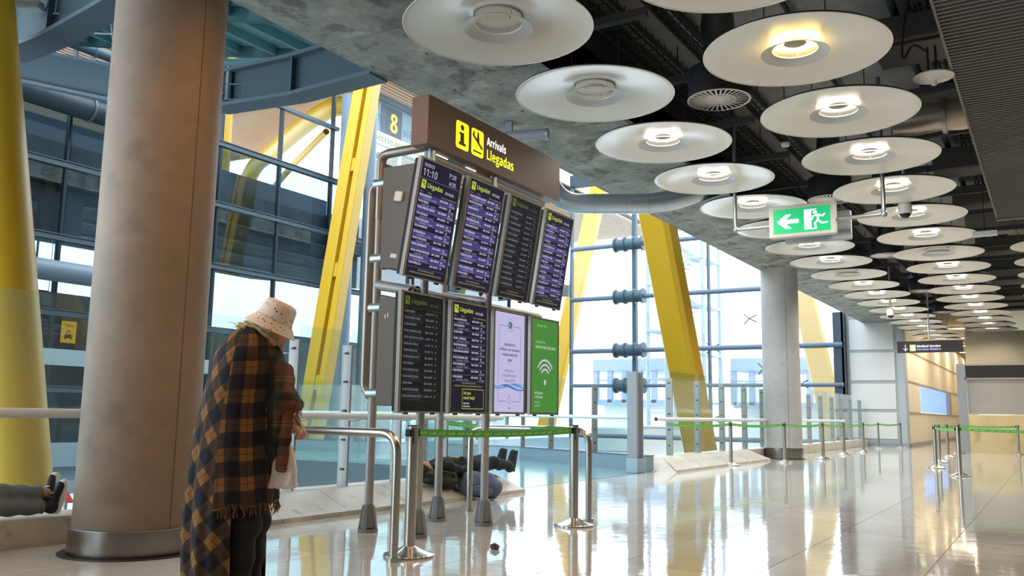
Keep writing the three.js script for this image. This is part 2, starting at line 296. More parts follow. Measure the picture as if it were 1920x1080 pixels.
const fb = balustrade('angled glass balustrade with blue-grey base plates at the far side of the footbridge', [[-6.95, -16.5], [-11.05, -18.4], [-20.6, -17.6]], 0.3,
  [[-7.3, -16.65], [-8.55, -17.25], [-10.0, -17.92], [-11.05, -18.4], [-13.4, -18.2], [-15.8, -18.0], [-18.2, -17.8], [-20.5, -17.62]], 1.75, [[-7.2, 1.05, -16.4], [-11.05, 1.05, -18.2], [-20.5, 1.05, -17.45]], true);
balustrade('glass balustrade along the near side of the footbridge', [[-7.1, -10.9], [-11.2, -14.7], [-20.6, -14.3]], 0.06,
  [[-8.2, -11.9], [-10.0, -13.55], [-11.2, -14.7], [-13.4, -14.6], [-15.8, -14.5], [-18.2, -14.4], [-20.5, -14.3]], 1.5, [[-7.4, 1.0, -11.15], [-11.2, 1.0, -14.7], [-20.5, 1.0, -14.3]]);
{
  const p = thing('steel_post', 'broad steel corner post where the footbridge meets the far kerb', 'post', [-7.0, 0, -15.9]);
  obj('web', rb(0.05, 1.68, 0.3, 0.006, 0, 1.1, 0), M.grey, p); objs('flange', [rb(0.2, 1.68, 0.03, 0.006, 0, 1.1, 0.15), rb(0.2, 1.68, 0.03, 0.006, 0, 1.1, -0.15)], M.grey, p);
  obj('foot', rb(0.24, 0.27, 0.36, 0.01, 0, 0.135, 0), M.plate, p);
}
// ---------------------------------------------------------------- footbridge and the lower level
struct('floor_bridge', [muv(prism([[-6.85, -10.9], [-11.2, -14.75], [-21.2, -14.3], [-21.2, -17.75], [-11.05, -18.5], [-6.85, -16.6]], -0.02, 0.0))], phy('#8fb9bc', 0.12, 0, { map: rep(TX.stone, 0.4) }), 'turquoise-grey polished floor of the footbridge');
struct('bridge_slab', [prism([[-6.87, -10.9], [-11.2, -14.75], [-21.2, -14.3], [-21.2, -17.75], [-11.05, -18.5], [-6.87, -16.6]], -0.75, -0.021)], M.blueSteel, 'dark edge of the footbridge');
struct('floor_lower', [muv(span(-60, -7.15, -5.2, -5, 10, -41))], std('#5d6265', 0.5), 'grey floor of the level below the void');
struct('wall_void', [muv(span(-7.15, -6.9, -5, -0.35, 8, -41))], M.soffit, 'concrete wall under the hall edge');

// ---------------------------------------------------------------- glazed building across the void
{
  const f = sgroup('window_1', 'tall glass facade of the building across the void', 'facade');
  const X = -21, zs = []; for (let k = 0; k <= 12; k++) zs.push(-5.19 - 2.37 * k); const ys = [0.05, 1.5, 3.38, 5.26, 7.13, 9.0];
  const geoV = new Map();
  for (let i = 0; i + 1 < zs.length; i++) for (let j = 0; j + 1 < ys.length; j++) {
    const k = j, h = ys[j + 1] - ys[j] - 0.1; if (!geoV.has(k)) geoV.set(k, new THREE.BoxGeometry(0.02, h, 2.31));
    const p = obj('pane', geoV.get(k), M.glassDark, f); p.position.set(X, (ys[j] + ys[j + 1]) / 2, (zs[i] + zs[i + 1]) / 2);
  }
  for (const z of zs) obj('mullion', span(X - 0.1, X + 0.06, 0, z < -22 ? 9 : 15, z - 0.035, z + 0.035), std('#2a353d', 0.4, 0.3), f);
  for (const y of ys.slice(1)) obj('transom', [span(X - 0.08, X + 0.1, y - 0.06, y + 0.06, zs[0], zs[12]), span(X - 0.02, X + 0.13, y + 0.075, y + 0.1, zs[0], zs[12])], M.frame, f);
  obj('transom', span(X - 0.08, X + 0.1, 10.85, 10.97, -17.1, -22), M.frame, f);
  const post = thing('steel_column', 'slender grey round steel column in front of the glass facade across the void', 'column', [-20.4, -5, -21.95]); obj('shaft', cyl(0.3, 17, 0, 0, 0, 28), std('#6d7c8b', 0.45), post); obj('base_plate', cyl(0.45, 0.06, 0, 0, 0, 28), M.frame, post);
  const p2 = thing('steel_column', 'slender blue-grey round steel column right of the tall yellow strut', 'column', [-20.4, -5, -23.1]); obj('shaft', cyl(0.2, 17, 0, 0, 0, 28), std('#75858f', 0.45), p2); obj('base_plate', cyl(0.35, 0.06, 0, 0, 0, 28), M.frame, p2);
  obj('spandrel', span(X - 0.12, X + 0.08, 2.1, 2.5, zs[0], zs[5]), std('#a8b4ba', 0.5), f);
  // inside that building
  struct('floor_across', [span(-44, -20.7, -0.9, 0, -3, -41)], M.plate, 'floor slab of the building across the void');
  struct('trim_2', [span(-20.7, -20.55, -0.35, 0.22, -3, -14.2), span(-20.7, -20.5, -1.0, -0.7, -3, -14.2)], std('#9fb0ba', 0.4, 0.2), 'pale steel edge of the floor across the void');
  struct('ceiling_across', [muv(span(-32, -21.2, 7.2, 7.75, -3, -28.2)), muv(prism([[-32, -28.2], [-21.2, -28.2], [-21.2, -40], [-26, -40]], 7.2, 7.75))], std('#d6dbdb', 0.85, 0, { map: rep(TX.soffit, 0.28) }), 'pale concrete ceiling inside the building across the void');
  struct('wall_across', [span(-23.4, -23.2, 7.75, 9.0, -3, -23.9)], std('#31424f', 0.4), 'blue-grey parapet behind the upper panes');
  struct('wall_across_back', [span(-33.2, -33, 0, 4.6, -3, -40)], std('#a7b3b8', 0.6), 'grey wall deep inside the building across the void');
  struct('wall_across_side', [span(-33, -21.2, 0, 7.2, -8.8, -8.6)], std('#93a0a8', 0.6), 'side wall inside the building across the void');
  for (let i = 0; i < 5; i++) { const c = tag(obj('ceiling_batten', span(-31.5 + i * 2.2, -31.4 + i * 2.2, 7.12, 7.2, -12, -27), M.greyLight), `${ord(i)} long batten from the back on the concrete ceiling across the void`, 'batten', 'ceiling battens across the void'); }
  for (const [x, z, l] of [[-24.5, -26.2, 'grey round pillar inside the building across the void'], [-29, -20.5, 'far grey round pillar inside the building across the void']]) { const c = thing('round_pillar', l, 'pillar', [x, 0, z]); obj('shaft', cyl(0.45, 7.2, 0, 0, 0, 24), M.columnFar, c); obj('collar', cyl(0.5, 0.3, 0, 0, 0, 24), M.steelSoft, c); }
  // dark roof gutters along the facade head
  for (const [y, r, l, m] of [[9.3, 0.34, 'upper dark round beam under the canopy at the glass facade', M.blueDark], [8.55, 0.3, 'lower dark round beam under the canopy at the glass facade', M.blueDark], [10.1, 0.14, 'thin grey pipe above the dark round beams', M.blueSteel]]) {
    const g = thing('round_beam', l, 'beam', [-20.4, 0, 0]); obj('tube', rod(V(0, y, 2), V(0, y, -14.4), r, 24), m, g); obj('collar', [rod(V(0, y, -9), V(0, y, -9.06), r + 0.03, 24), rod(V(0, y, -12.4), V(0, y, -12.46), r + 0.03, 24)], M.frame, g);
  }
  const lb = thing('round_beam', 'pale grey round beam crossing the glass facade above the taxi sign', 'beam', [-20.5, 0, 0]); obj('tube', rod(V(0, 4.35, 0), V(0, 4.35, -14.4), 0.26, 24), std('#6f7f8a', 0.45), lb); obj('collar', rod(V(0, 4.35, -8), V(0, 4.35, -8.06), 0.29, 24), M.frame, lb);
  // taxi sign, poster, screen, lamps seen behind the glass
  const taxi = canvasTex(256, 384, (c, w, h) => { c.fillStyle = '#f0a024'; c.fillRect(0, 0, w, h); c.fillStyle = '#2a2018'; c.font = 'bold 74px sans-serif'; c.textAlign = 'center'; c.fillText('TAXI', w / 2, 100); c.fillRect(58, 235, 140, 60); c.beginPath(); c.moveTo(78, 235); c.lineTo(100, 175); c.lineTo(156, 175); c.lineTo(178, 235); c.fill(); c.fillRect(110, 155, 36, 16); c.fillRect(66, 295, 28, 26); c.fillRect(162, 295, 28, 26); c.fillStyle = '#f0a024'; c.beginPath(); c.moveTo(94, 230); c.lineTo(110, 187); c.lineTo(146, 187); c.lineTo(162, 230); c.fill(); c.beginPath(); c.arc(80, 262, 9, 0, 7); c.arc(176, 262, 9, 0, 7); c.fill(); });
  const ts = thing('taxi_sign', 'small orange TAXI sign with a car pictogram behind the glass', 'sign', [-22.5, 0, -13.65]);
  obj('board', rb(0.06, 0.62, 0.46, 0.01, 0, 3.07, 0), std('#c98a20', 0.5), ts); const tf = obj('face', new THREE.PlaneGeometry(0.42, 0.58).rotateY(Math.PI / 2).translate(0.034, 3.07, 0), std('#ffffff', 0.5, 0, { map: taxi, emissive: '#ffffff', emissiveMap: taxi, emissiveIntensity: 1.2 }), ts); obj('wall_panel', span(-0.1, -0.04, 0, 4.1, -1.0, 0.75), std('#5a6a7c', 0.5), ts);
  const po = thing('poster', 'dark picture poster with a pale frame behind the upper glass', 'poster', [-22.8, 0, -12.5]);
  const ptx = canvasTex(256, 384, (c, w, h) => { c.fillStyle = '#20150f'; c.fillRect(0, 0, w, h); c.fillStyle = '#4f6a1c'; c.beginPath(); c.ellipse(90, 130, 50, 80, 0.2, 0, 7); c.fill(); c.fillStyle = '#9db0c8'; c.fillRect(20, 220, 120, 60); c.fillStyle = '#8a5a12'; c.fillRect(170, 0, 50, h); });
  obj('frame', rb(0.06, 2.3, 2.5, 0.01, 0, 6.6, -0.2), std('#c9d4d6', 0.5), po); obj('picture', new THREE.PlaneGeometry(1.3, 1.7).rotateY(Math.PI / 2).translate(0.034, 6.6, -0.1), std('#ffffff', 0.5, 0, { map: ptx }), po);
  const tv = thing('hanging_screen', 'dark monitor hung behind the glass beside the yellow column', 'screen', [-23, 0, -12.9]); obj('housing', rb(0.15, 0.85, 0.75, 0.02, 0, 3.75, 0), M.blackGloss, tv); obj('hanger', rod(V(0, 4.15, 0), V(0, 7.2, 0), 0.03, 10), M.grey, tv);
  for (const [z, l] of [[-13.6, 'small round ceiling lamp glowing behind the glass above the taxi sign'], [-12.2, 'small round ceiling lamp near the dark hanging monitor']]) { const d = thing('round_lamp', l, 'lamp', [-23.5, 3.9, z]); obj('shade', lathe([[0.03, 0.2], [0.1, 0.18], [0.3, 0.0], [0.29, -0.01], [0.08, 0.16], [0.0, 0.17]], 24), M.grey, d); obj('bulb_glow', cyl(0.22, 0.02, 0, 0.02, 0, 20), std('#fff4dc', 0.5, 0, { emissive: '#ffdfae', emissiveIntensity: 4 }), d); obj('cord', rod(V(0, 0.18, 0), V(0, 3.3, 0), 0.01, 6), M.black, d); const pl = new THREE.PointLight('#ffe6c4', 9); pl.position.set(-23.5, 3.86, z); pl.castShadow = true; pl.shadow.radius = 8; scene.add(pl); }
  const nt = thing('notice', 'white notice with a green frame on the lower glass across the void', 'notice', [-20.85, 0, -14.0]); obj('sheet', rb(0.012, 0.62, 0.42, 0.004, 0, 1.35, 0), std('#7fae62', 0.6), nt); obj('paper', bx(0.004, 0.52, 0.34, 0.007, 1.35, 0), M.white, nt);
  const ws = thing('warning_triangle', 'red triangular warning marker on the ledge between the sneakers and the column', 'marker', [-8.6, 0, -5.35]); obj('triangle', new THREE.ExtrudeGeometry(new THREE.Shape([[-0.085, 0], [0.085, 0], [0, 0.14]].map(([x, y]) => new THREE.Vector2(x, y))), { depth: 0.01, bevelEnabled: false }).rotateY(0.9), std('#d8372c', 0.4), ws); obj('stand', rod(V(0, -5, 0), V(0, 0.02, 0), 0.02, 8), M.grey, ws); ws.position.y = 0.12;
}
// ---------------------------------------------------------------- upper storey: wooden slat ceiling, arch, gate sign
{
  const s = sgroup('ceiling_wood', 'wooden slat ceiling of the upper storey across the void', 'ceiling');
  const mat = std('#a3805c', 0.6), edge = [[-38.5, -32.3], [-36.4, -32.6], [-34, -31.2], [-30.8, -29.5], [-28.1, -28.2], [-26.5, -27.9]];
  const zEnd = (x) => { for (let i = 0; i + 1 < edge.length; i++) if (x >= edge[i][0] && x <= edge[i + 1][0]) return edge[i][1] + (edge[i + 1][1] - edge[i][1]) * (x - edge[i][0]) / (edge[i + 1][0] - edge[i][0]); return x < -38.5 ? -32.3 : x > -25.2 ? -38.5 : -27.9; };
  for (let x = -44; x < -22.2; x += 0.24) { const z1 = zEnd(x), L = -6 - z1; const o = obj('slat', new THREE.BoxGeometry(0.15, 0.08, L), mat, s); o.position.set(x, 15, (-6 + z1) / 2); }
  for (let x = -34; x < -25.3; x += 0.24) { const o = obj('slat', new THREE.BoxGeometry(0.15, 0.08, 26), mat, s); o.position.set(x, 15.0, -49); }
  obj('backing', [span(-44.2, -22, 15.3, 15.4, -6, -27), span(-34, -25.3, 15.3, 15.4, -36.0, -62)], std('#5d4a38', 0.8), s);
  const a = thing('yellow_arch', 'pale yellow roof arch curving behind the upper glass', 'arch');
  obj('rib', new THREE.TubeGeometry(new THREE.CatmullRomCurve3([V(-38, 13.0, -32.4), V(-35.6, 13.95, -31.2), V(-33, 13.95, -29.9), V(-29.1, 13.95, -27.9), V(-26.6, 13.95, -26.8), V(-25.1, 13.95, -26.5), V(-24.5, 13.95, -27.7)]), 60, 0.42, 12), M.yellow, a);
  obj('brace', new THREE.TubeGeometry(new THREE.CatmullRomCurve3([V(-37.5, 12.3, -33.2), V(-33.5, 13.2, -31.3), V(-28, 13.9, -28.6)]), 40, 0.16, 10), M.yellow, a);
  const ys = thing('yellow_stay', 'thin yellow round column behind the upper glass beside the concrete column', 'column', [-24.5, 7.75, -20.0]); obj('shaft', cyl(0.24, 7.15, 0, 0, 0, 20), M.yellow, ys); obj('collar', cyl(0.3, 0.1, 0, 0, 0, 20), M.frame, ys);
  // vestibule with the gate number
  const v = thing('entrance_vestibule', 'upper glazed entrance with a dark head panel and pale green lintel', 'entrance', [-24, 0, 0]);
  obj('head_beam', span(-0.3, 0.12, 14.35, 14.65, -26, -34), std('#56636c', 0.5), v);
  obj('head_panel', span(-0.06, 0, 12.85, 14.3, -27.1, -31.5), std('#7d8f98', 0.4), v);
  obj('number_panel', span(0.0, 0.02, 12.85, 14.28, -27.75, -29.15), std('#4e565f', 0.5), v);
  const lin = canvasTex(1024, 110, (c, w, h) => { c.fillStyle = '#d6ecb4'; c.fillRect(0, 0, w, h); c.fillStyle = '#55664a'; c.font = 'bold 66px sans-serif'; c.textBaseline = 'middle'; c.fillText('ACCESO ABIERTO 24 HORAS', 50, 58); });
  obj('lintel', span(0.3, 0.5, 12.22, 12.75, -26.6, -31.4), M.white, v);
  const lf = obj('lintel_face', new THREE.PlaneGeometry(4.8, 0.46).rotateY(Math.PI / 2).translate(0.51, 12.48, -29), std('#ffffff', 0.6, 0, { map: lin }), v);
  obj('door_jamb', [span(0.3, 0.5, 8.5, 12.7, -26.6, -26.95), span(0.3, 0.5, 8.5, 12.3, -31.1, -31.4), span(0.3, 0.42, 8.5, 12.3, -28.6, -28.7)], M.white, v);
  obj('door_glass', span(0.36, 0.38, 8.5, 12.2, -27, -31), M.glass, v);
  obj('floor_slab', span(-8, 1.5, 7.77, 8.5, -24, -36), M.plate, v);
  const eight = canvasTex(256, 256, (c, w, h) => { c.clearRect(0, 0, w, h); c.fillStyle = '#4e565f'; c.fillRect(0, 0, w, h); c.fillStyle = '#e8c74a'; c.font = 'bold 250px sans-serif'; c.textAlign = 'center'; c.textBaseline = 'middle'; c.fillText('8', w / 2, h / 2 + 6); });
  obj('number', new THREE.PlaneGeometry(1.05, 1.2).rotateY(Math.PI / 2).translate(0.025, 13.62, -28.6), std('#ffffff', 0.6, 0, { map: eight }), v);
  const marks = canvasTex(512, 128, (c, w, h) => { c.fillStyle = '#7d8f98'; c.fillRect(0, 0, w, h); c.fillStyle = '#5b6a72'; c.save(); c.translate(w, 0); c.scale(-1, 1); c.font = 'bold 60px sans-serif'; c.fillText('T4', 430, 80); c.fillText('Bien', 175, 96); c.restore(); c.translate(440, 64); c.rotate(0.7); c.fillRect(-40, -5, 80, 10); c.beginPath(); c.moveTo(-5, 0); c.lineTo(-30, 32); c.lineTo(-18, 32); c.lineTo(18, 0); c.fill(); });
  obj('marks', new THREE.PlaneGeometry(4.3, 1.1).rotateY(Math.PI / 2).translate(0.004, 13.5, -29.3), std('#ffffff', 0.6, 0, { map: marks }), v);
}
// ---------------------------------------------------------------- canopy over the void
{
  const s = sgroup('roof_canopy', 'teal corrugated canopy roof over the void', 'roof');
  const yAt = (x) => 6.25 + (-6.9 - x) * 0.26;
  for (let x = -7.0; x > -20.8; x -= 0.95) {
    const g = profile([[0, 0], [0, 0.04], [-0.86, 0.04 + 0.86 * 0.26], [-0.86, 0.86 * 0.26]], 2, -10.2); const o = obj('roof_sheet', g, M.teal, s); o.position.set(x, yAt(x), 0);
    obj('rib', span(-0.03, 0.03, -0.16, 0.02, 2, -10.2), M.teal, s).position.set(x - 0.46, yAt(x - 0.46), 0);
  }
  for (let z = 0.6; z > -10.3; z -= 1.8) obj('purlin', beam(V(-7, yAt(-7) - 0.12, z), V(-20.8, yAt(-20.8) - 0.12, z), 0.1, 0.2), std('#2f5457', 0.5), s);
  const girder = (label, z, x1, pts) => {
    const t = thing('curved_girder', label, 'girder', [0, 0, z]);
    const sh = new THREE.Shape(); pts.forEach(([x, y], i) => sh[i ? 'lineTo' : 'moveTo'](x, y)); for (let i = pts.length - 1; i >= 0; i--) sh.lineTo(pts[i][0], pts[i][2]);
    obj('web', new THREE.ExtrudeGeometry(sh, { depth: 0.1, bevelEnabled: false }).translate(0, 0, -0.05), M.blueSteel, t);
    const fl = []; for (let i = 0; i + 1 < pts.length; i++) { fl.push(beam(V(pts[i][0], pts[i][1], 0), V(pts[i + 1][0], pts[i + 1][1], 0), 0.34, 0.05)); fl.push(beam(V(pts[i][0], pts[i][2], 0), V(pts[i + 1][0], pts[i + 1][2], 0), 0.3, 0.05)); }
    obj('flange', fl, std('#566673', 0.45), t);
    objs('stiffener', pts.slice(1, -1).map(([x, y, y2]) => bx(0.03, y2 - y, 0.26, x, (y + y2) / 2, 0)), M.blueSteel, t);
    return t;
  };
  girder('blue-grey curved steel girder meeting the soffit above the yellow strut', -7.9, -20, [[-6.9, 5.2, 5.75], [-8.3, 5.18, 5.72], [-9.8, 5.28, 5.78], [-12, 5.75, 6.3], [-16, 7, 7.6], [-19.7, 8.2, 8.8]]);
  girder('blue-grey curved steel girder at the upper corner behind the near column', -5.2, -20, [[-6.9, 5.5, 6.15], [-8.4, 5.28, 5.95], [-9.3, 5.17, 5.85], [-10.2, 5.15, 5.8], [-12, 5.6, 6.2], [-16, 7, 7.6], [-19.7, 8.2, 8.8]]);
  const tr = (label, a, b, r, m) => { const t = thing('canopy_strut', label, 'strut'); obj('tube', rod(a, b, r, 12), m, t); obj('end_plate', [rod(a, a.clone().lerp(b, 0.02), r * 1.6, 12), rod(b, b.clone().lerp(a, 0.02), r * 1.6, 12)], M.frame, t); };
  tr('teal strut tube under the canopy left of the near column', V(-13.6, 7.0, -6.8), V(-8.6, 6.2, -6.9), 0.07, M.teal);
  tr('teal strut tube above the girder right of the near column', V(-12.4, 6.9, -9.1), V(-7.4, 6.0, -9.2), 0.08, M.teal);
  tr('thin tie rod crossing under the teal canopy left of the column', V(-13, 6.6, -6.4), V(-9.5, 6.15, -7.6), 0.012, M.greyLight);
  tr('thin tie rod rising under the canopy beside the column edge', V(-11.5, 5.9, -7.4), V(-10.2, 6.9, -6.2), 0.012, M.greyLight);
  const fl = (label, x, y, z) => { const t = thing('floodlight', label, 'floodlight', [x, y, z], 0.5); obj('housing', rb(0.3, 0.07, 0.2, 0.02, -0.1, 0, 0.05), M.greyLight, t); obj('lens', bx(0.24, 0.006, 0.15, -0.1, -0.038, 0.05), std('#cfe2e4', 0.2), t); obj('bracket', [rod(V(0.03, 0, 0.05), V(0.16, 0.02, 0), 0.02, 8), cyl(0.045, 0.5, 0.18, -0.1, 0, 14), bx(0.26, 0.015, 0.16, 0.3, 0.12, 0), bx(0.26, 0.015, 0.16, 0.3, -0.1, 0), bx(0.015, 0.24, 0.16, 0.42, 0.01, 0)], M.galv, t); };
  fl('grey floodlight on a bracket at the curved girder in the upper corner', -9.45, 5.52, -5.1);
  fl('grey floodlight under the girder just right of the concrete column', -9.7, 5.42, -7.72);
}
// ---------------------------------------------------------------- leaning yellow struts
function strut(label, a, b, w, d, face, slots, mat = M.yellow, taper = 1) {                     // a box limb from a (foot) to b (head); face = horizontal axis of the broad side
  const t = thing('yellow_strut', label, 'strut', [a.x, a.y, a.z]);
  const f = b.clone().sub(a), L = f.length(); f.normalize(); const s = face.clone().addScaledVector(f, -face.dot(f)).normalize(), u = V(0, 0, 0).crossVectors(s, f);
  const m = new THREE.Matrix4().makeBasis(s, f, u), put = (g) => g.applyMatrix4(m);
  if (slots) {
    obj('chord', put(rb(w * 0.56, L, d, 0.03, -w * 0.24, L / 2, 0)), mat, t); obj('chord', put(rb(w * 0.3, L, d, 0.03, w * 0.38, L / 2, 0)), mat, t);
    obj('web', put(bx(w * 0.3, L, d * 0.2, w * 0.14, L / 2, 0)), mat, t);
    objs('batten', Array.from({ length: 4 }, (_, k) => put(rb(w * 0.2, 0.45, d * 0.8, 0.01, w * 0.14, L * (k + 1) / 5, 0))), mat, t);
  } else if (slots === null) obj('limb', put(lathe([[0, 0], [w * 0.52, 0], [w * 0.56, L * 0.3], [w * 0.5, L * 0.62], [w * 0.4, L], [0, L]], 56)), mat, t);
  else {
    const sh = new THREE.Shape([[-w / 2, -d * 0.3], [-w / 2 + 0.1, -d / 2], [w / 2 - 0.1, -d / 2], [w / 2, -d * 0.3], [w / 2, d * 0.3], [w / 2 - 0.1, d / 2], [-w / 2 + 0.1, d / 2], [-w / 2, d * 0.3]].map(([x, y]) => new THREE.Vector2(x, y)));
    const g = new THREE.ExtrudeGeometry(sh, { depth: L, bevelEnabled: false }).rotateX(-Math.PI / 2); obj('limb', put(g), mat, t);
  }
  obj('foot_plate', put(rb(w * 1.15, 0.08, d * 1.2, 0.02, 0, 0, 0)), M.frame, t);
  return t;
}
strut('tall yellow steel strut with a slot leaning up behind the arrivals screens', V(-18.6, -5, -18.0), V(-18.5, 12.2, -20.75), 0.68, 0.5, V(0.97, 0, -0.2), true);
strut('broad yellow steel strut leaning against the white glass facade', V(-8.35, -5, -25.9), V(-8.2, 6.6, -19.7), 0.88, 0.52, V(0.95, 0, 0.3), false);
strut('large yellow steel column at the picture edge behind the reclining feet', V(-9.5, -5, -6.2), V(-9.5, 8, -4.06), 0.66, 0.66, V(0.9, 0, -0.4), null);

// ---------------------------------------------------------------- end glass facade
{
  const f = sgroup('window_2', 'high glass facade closing the void with horizontal tubes', 'facade');
  const Z = -39.8, xs = [-20.95, -17.4, -13.65, -10.2, -7.7], ys = [-1.2, 0.1, 2.55, 4.27, 6.92, 9.55, 12.2];
  for (let i = 0; i + 1 < xs.length; i++) for (let j = 0; j + 1 < ys.length; j++) obj('pane', span(xs[i] + 0.04, xs[i + 1] - 0.04, ys[j] + 0.05, ys[j + 1] - 0.05, Z - 0.01, Z + 0.01), M.glassWhite, f);
  xs.forEach((x, i) => obj('mullion', span(x - (i === 1 ? 0.14 : 0.06), x + (i === 1 ? 0.06 : 0.03), -1.2, i === 4 ? 5.7 : 13.2, Z + 0.04, Z + 0.3), i === 4 ? std('#26323f', 0.5) : M.blueSteel, f));
  ys.slice(1).forEach((y, i) => obj('transom', rod(V(-20.9, y, Z + 0.35), V(-7.7, y, Z + 0.35), i === 1 ? 0.09 : 0.12, 14), M.bluegrey, f));
  for (const y of [9.55, 6.92, 4.27, 2.55]) {
    objs('clamp', [rod(V(-18.35, y, Z + 0.4), V(-16.9, y, Z + 0.4), 0.3, 16), ...[-18.4, -17.9, -17.4, -16.95].map((x) => rod(V(x, y, Z + 0.4), V(x + 0.09, y, Z + 0.4), 0.38, 16))], M.blueSteel, f);
  }
  for (const [x, y] of [[-11.8, 5.6], [-13.6, 4.3], [-13.6, 1.0], [-11.2, 3.3], [-9.6, 2.6]]) obj('spider_fitting', [0.6, -0.6, 2.2, -2.2].map((a) => rod(V(x, y, Z + 0.12), V(x + 0.42 * Math.cos(a), y + 0.3 * Math.sin(a), Z + 0.05), 0.03, 6)), M.frame, f);
  struct('trim_3', [span(-21, -7, 12.9, 13.5, -39.4, -39.9)], M.blueDark, 'dark roof edge over the end facade');
  struct('trim_4', [span(-8.1, -7.62, 0, 5.7, -39.5, -39.9)], std('#33404e', 0.5), 'dark blue jamb between the glass facade and the panelled wall');
}
struct('ground_outside', [span(-120, 60, -1.4, -1.2, -41.5, -160)], std('#b9bdbb', 0.8), 'bright paved ground outside');
// ---------------------------------------------------------------- outside: escape stair, huts, vaulted hall, pale struts
{
  const st = thing('escape_stair', 'open blue-grey steel escape stair tower outside the glass', 'stair', [-19.3, -1.2, -50]);
  const m = std('#8aa3bb', 0.5);
  for (const [x, z] of [[-1.85, 0], [1.7, 0], [-1.85, -3], [1.7, -3], [-0.05, 0]]) obj('post', rod(V(x, 0, z), V(x, 18, z), x === -0.05 ? 0.18 : 0.13, 10), m, st);
  for (let k = 0; k < 6; k++) {
    const y = 1.6 + k * 2.9, dir = k % 2 ? 1 : -1;
    objs('landing', [span(-1.9, -0.6, y, y + 0.12, 0.2, -3), span(0.9, 1.8, y + 1.45, y + 1.57, 0.2, -3)], m, st);
    objs('stringer', [beam(V(-0.7, y, 0.1), V(1.0, y + 1.5, 0.1), 0.06, 0.26), beam(V(1.0, y + 1.5, -1.4), V(-0.7, y + 2.9, -1.4), 0.06, 0.26)], m, st);
    for (let q = 0; q < 7; q++) obj('tread', bx(0.28, 0.04, 1.2, -0.6 + q * 0.25, y + 0.15 + q * 0.21, -0.5), m, st);
    obj('railing', [0.45, 0.9, 1.15].flatMap((h) => [beam(V(-0.7, y + h, 0.15), V(1.0, y + 1.5 + h, 0.15), 0.03, 0.04), beam(V(-1.9, y + h, 0.15), V(-0.7, y + h, 0.15), 0.03, 0.04), beam(V(0.9, y + 1.5 + h, 0.15), V(1.8, y + 1.5 + h, 0.15), 0.03, 0.04)]), m, st);
  }
  function hut(label, x0, x1, y0, y1, z, cols) {
    const h = thing('service_building', label, 'building', [0, -1.2, z]);
    const base = -1.2; const blue = std('#7f97b4', 0.5), pale = std('#d5dcdd', 0.6);
    obj('plinth', span(x0 + 0.4, x1 - 0.4, 0, y0 + 1.2, -0.6, -6), pale, h);
    obj('roof', span(x0 - 0.1, x1 + 0.1, y1 + 0.4, y1 + 1.2, 0.2, -6), blue, h);
    const W = (x1 - x0) / cols;
    for (let i = 0; i <= cols; i++) obj('pier', span(x0 + i * W - 0.18, x0 + i * W + 0.18, y0 + 1.2, y1 + 0.5, 0, -0.3), blue, h);
    obj('sill', span(x0, x1, y0 + 1.0, y0 + 1.4, 0, -0.3), blue, h);
    for (let i = 0; i < cols; i++) { const wdw = obj('window', span(x0 + i * W + 0.2, x0 + (i + 1) * W - 0.2, y0 + 1.4, y1 + 0.4, -0.2, -0.26), pane('#e6f0f6', 1.4), h); obj('bar', [span(x0 + i * W, x0 + (i + 1) * W, (y0 + y1) / 2 + 1.2, (y0 + y1) / 2 + 1.28, -0.1, -0.2)], blue, wdw); }
    return h;
  }
  hut('blue framed service building with a white base left of the escape stair', -27.7, -22.2, 2, 5.0, -56, 5);
  hut('blue framed service building with windows right of the escape stair', -18.1, -12, 1.9, 4.95, -57, 5);
  const vh = thing('vaulted_hall', 'far pale hall with a low ribbed vaulted roof', 'building', [-46, -1.2, -92]);
  const arc = (r, w) => { const p = []; for (let i = 0; i <= 24; i++) { const a = i / 24 * Math.PI; p.push([Math.cos(a) * w, Math.sin(a) * r]); } return p; };
  obj('roof', profile(arc(6.5, 20), 0, -14).translate(0, 8, 0), std('#dfe3e2', 0.6), vh); obj('wall', span(-19, 19, 0, 8, -1, -13), std('#d6dadb', 0.6), vh);
  for (let i = 0; i < 9; i++) obj('roof_rib', new THREE.TubeGeometry(new THREE.CatmullRomCurve3(arc(6.6, 20.1).map(([x, y]) => V(x, 8 + y, -0.3 - i * 1.6))), 40, 0.12, 6), std('#b8c3ca', 0.6), vh);
  strut('pale yellow strut outside the glass leaning toward the arrivals screens', V(-26.4, -1.2, -46), V(-22.2, 16, -46), 1.0, 0.7, V(1, 0, 0), false, M.yellow);
  strut('pale yellow strut outside the glass right of the far column', V(-8.75, -1.2, -44), V(-11.6, 14, -44), 1.1, 0.7, V(1, 0, 0), false, M.yellow);
  const bx1 = thing('concrete_block', 'pale concrete block on the ground outside by the glass', 'block', [-17.2, -1.2, -44]); obj('block', rb(3.2, 1.7, 1.2, 0.05, 0, 0.85, 0), std('#c9c6b8', 0.8), bx1); obj('cap', rb(3.3, 0.08, 1.3, 0.02, 0, 1.74, 0), std('#b8b8b0', 0.7), bx1);
  const tank = thing('equipment_tank', 'grey-green drum standing outside behind the steel hoop', 'drum', [-20.4, -1.2, -43]); obj('drum', lathe([[0, 0], [0.95, 0], [1, 0.05], [1, 1.6], [0.95, 1.7], [0, 1.72]], 28), std('#9fb3b0', 0.5), tank); obj('band', [cyl(1.02, 0.08, 0, 0.4, 0, 28), cyl(1.02, 0.08, 0, 1.2, 0, 28)], M.frame, tank);
}

